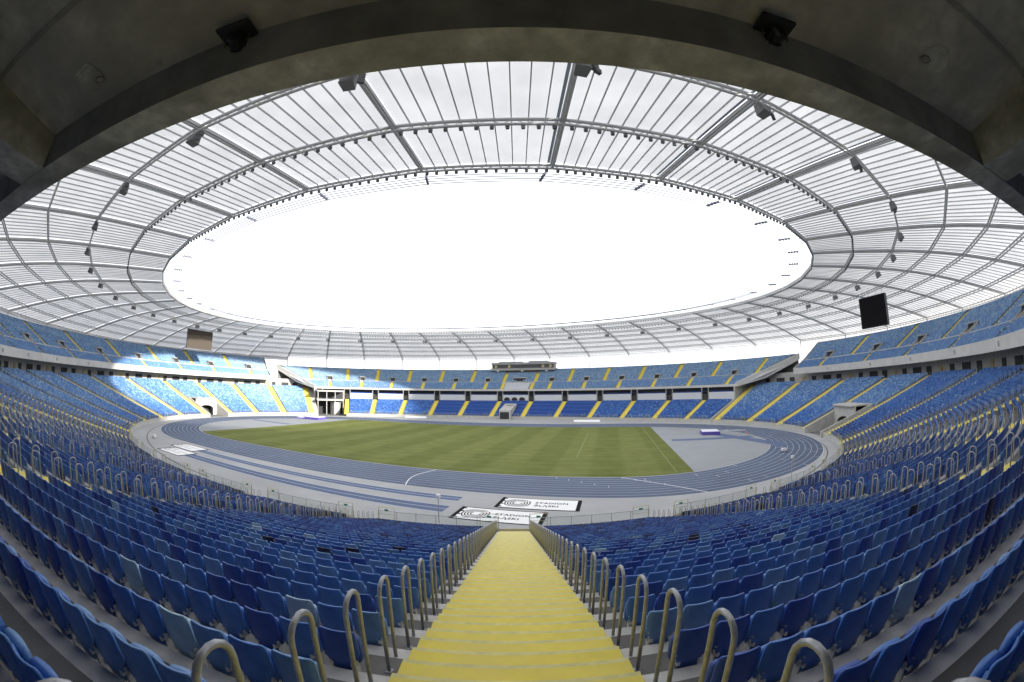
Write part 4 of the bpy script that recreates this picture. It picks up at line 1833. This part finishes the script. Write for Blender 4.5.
for i, (x0, x1, y) in enumerate(((-44.5, -33.5, 58.6), (28.5, 38.5, 56.5))):
    root = empty('advertising_board', ((x0 + x1) / 2, y, .012), .06 if i == 0 else -.08)
    tag(root, 'long low white board lying at the foot of the main stand, %s of the tunnel' % ('left' if i == 0 else 'right'), 'board')
    mb = MB()
    mb.hexa([(-5, -.6, 0), (5, -.6, 0), (5, .5, 0), (-5, .5, 0), (-5, .0, .75), (5, .0, .75), (5, .12, .75), (-5, .12, .75)])
    mb.build('face', M['white'], root)
    for x in (-4, -2, 0, 2, 4):
        mb = MB()
        mb.bar((x, .5, .01), (x, .12, .6), .06, .06)
        mb.build('strut', M['steel'], root)

# ----------------------------------------------------------------- camera
cd = bpy.data.cameras.new('camera')
cam = bpy.data.objects.new('camera', cd)
col.objects.link(cam)
cy, sy = math.cos(YAW), math.sin(YAW)
right = Vector((cy, sy, 0))
fwd = Vector((-sy * math.cos(PITCH), cy * math.cos(PITCH), math.sin(PITCH)))
up = right.cross(fwd)
r2_ = right * math.cos(ROLL) + up * math.sin(ROLL)
u2_ = up * math.cos(ROLL) - right * math.sin(ROLL)
mw = Matrix((r2_, u2_, -fwd)).transposed().to_4x4()
mw.translation = Vector(CAM)
cam.matrix_world = mw
cd.type = 'PANO'
cd.sensor_width = 36
cd.sensor_height = 36 * 682 / 1024
cd.sensor_fit = 'HORIZONTAL'
cd.clip_start = .05
cd.clip_end = 6000
cd.lens = 14
cd.panorama_type = 'FISHEYE_LENS_POLYNOMIAL'
cd.fisheye_fov = math.radians(200)
for k, v in zip(range(5), (0., 7.21287604e-02, 9.76893118e-06, -1.12832909e-05, 1.25135949e-07)):
    setattr(cd, 'fisheye_polynomial_k%d' % k, -v)
sc.camera = cam

# ----------------------------------------------------------------- light
SUN_AZ, SUN_EL = math.radians(-12), math.radians(17)
w = bpy.data.worlds.new('World')
sc.world = w
w.use_nodes = True
nt = w.node_tree
bg = nt.nodes['Background']
sky = nt.nodes.new('ShaderNodeTexSky')
sky.sky_type = 'NISHITA'
sky.sun_disc = False
sky.sun_elevation = SUN_EL
sky.sun_rotation = PI / 2 - SUN_AZ
sky.air_density = 1.0
sky.dust_density = 6.0
sky.ozone_density = 1.0
# thin bright cloud veil over the clear sky
veil = nt.nodes.new('ShaderNodeMixRGB')
tcw = nt.nodes.new('ShaderNodeTexCoord')
cn = nt.nodes.new('ShaderNodeTexNoise')
cn.inputs['Scale'].default_value = 2.2
cn.inputs['Detail'].default_value = 7
nt.links.new(tcw.outputs['Generated'], cn.inputs['Vector'])
cr = nt.nodes.new('ShaderNodeValToRGB')
cr.color_ramp.elements[0].position = .3
cr.color_ramp.elements[1].position = .6
cr.color_ramp.elements[0].color = (.86, .86, .86, 1)
cr.color_ramp.elements[1].color = (.97, .97, .97, 1)
nt.links.new(cn.outputs['Fac'], cr.inputs['Fac'])
nt.links.new(cr.outputs['Color'], veil.inputs['Fac'])
nt.links.new(sky.outputs['Color'], veil.inputs['Color1'])
veil.inputs['Color2'].default_value = (8.0, 8.15, 8.4, 1)
nt.links.new(veil.outputs['Color'], bg.inputs['Color'])
bg.inputs['Strength'].default_value = .12
sd = bpy.data.lights.new('sun', 'SUN')
sd.energy = 5.0
sd.angle = math.radians(2.5)
sd.color = (1, .95, .86)
sun = bpy.data.objects.new('sun', sd)
col.objects.link(sun)
d = Vector((math.cos(SUN_EL) * math.cos(SUN_AZ), math.cos(SUN_EL) * math.sin(SUN_AZ), math.sin(SUN_EL)))
sun.rotation_euler = d.to_track_quat('Z', 'Y').to_euler()
sun.location = (0, 0, 80)

sc.view_settings.view_transform = 'Standard'
sc.view_settings.look = 'None'
sc.view_settings.exposure = 0.9
sc.view_settings.gamma = 1
sc.cycles.max_bounces = 8
sc.cycles.diffuse_bounces = 5
sc.cycles.transmission_bounces = 4
sc.cycles.transparent_max_bounces = 10
sc.cycles.use_denoising = True
sc.cycles.caustics_reflective = False
sc.cycles.caustics_refractive = False
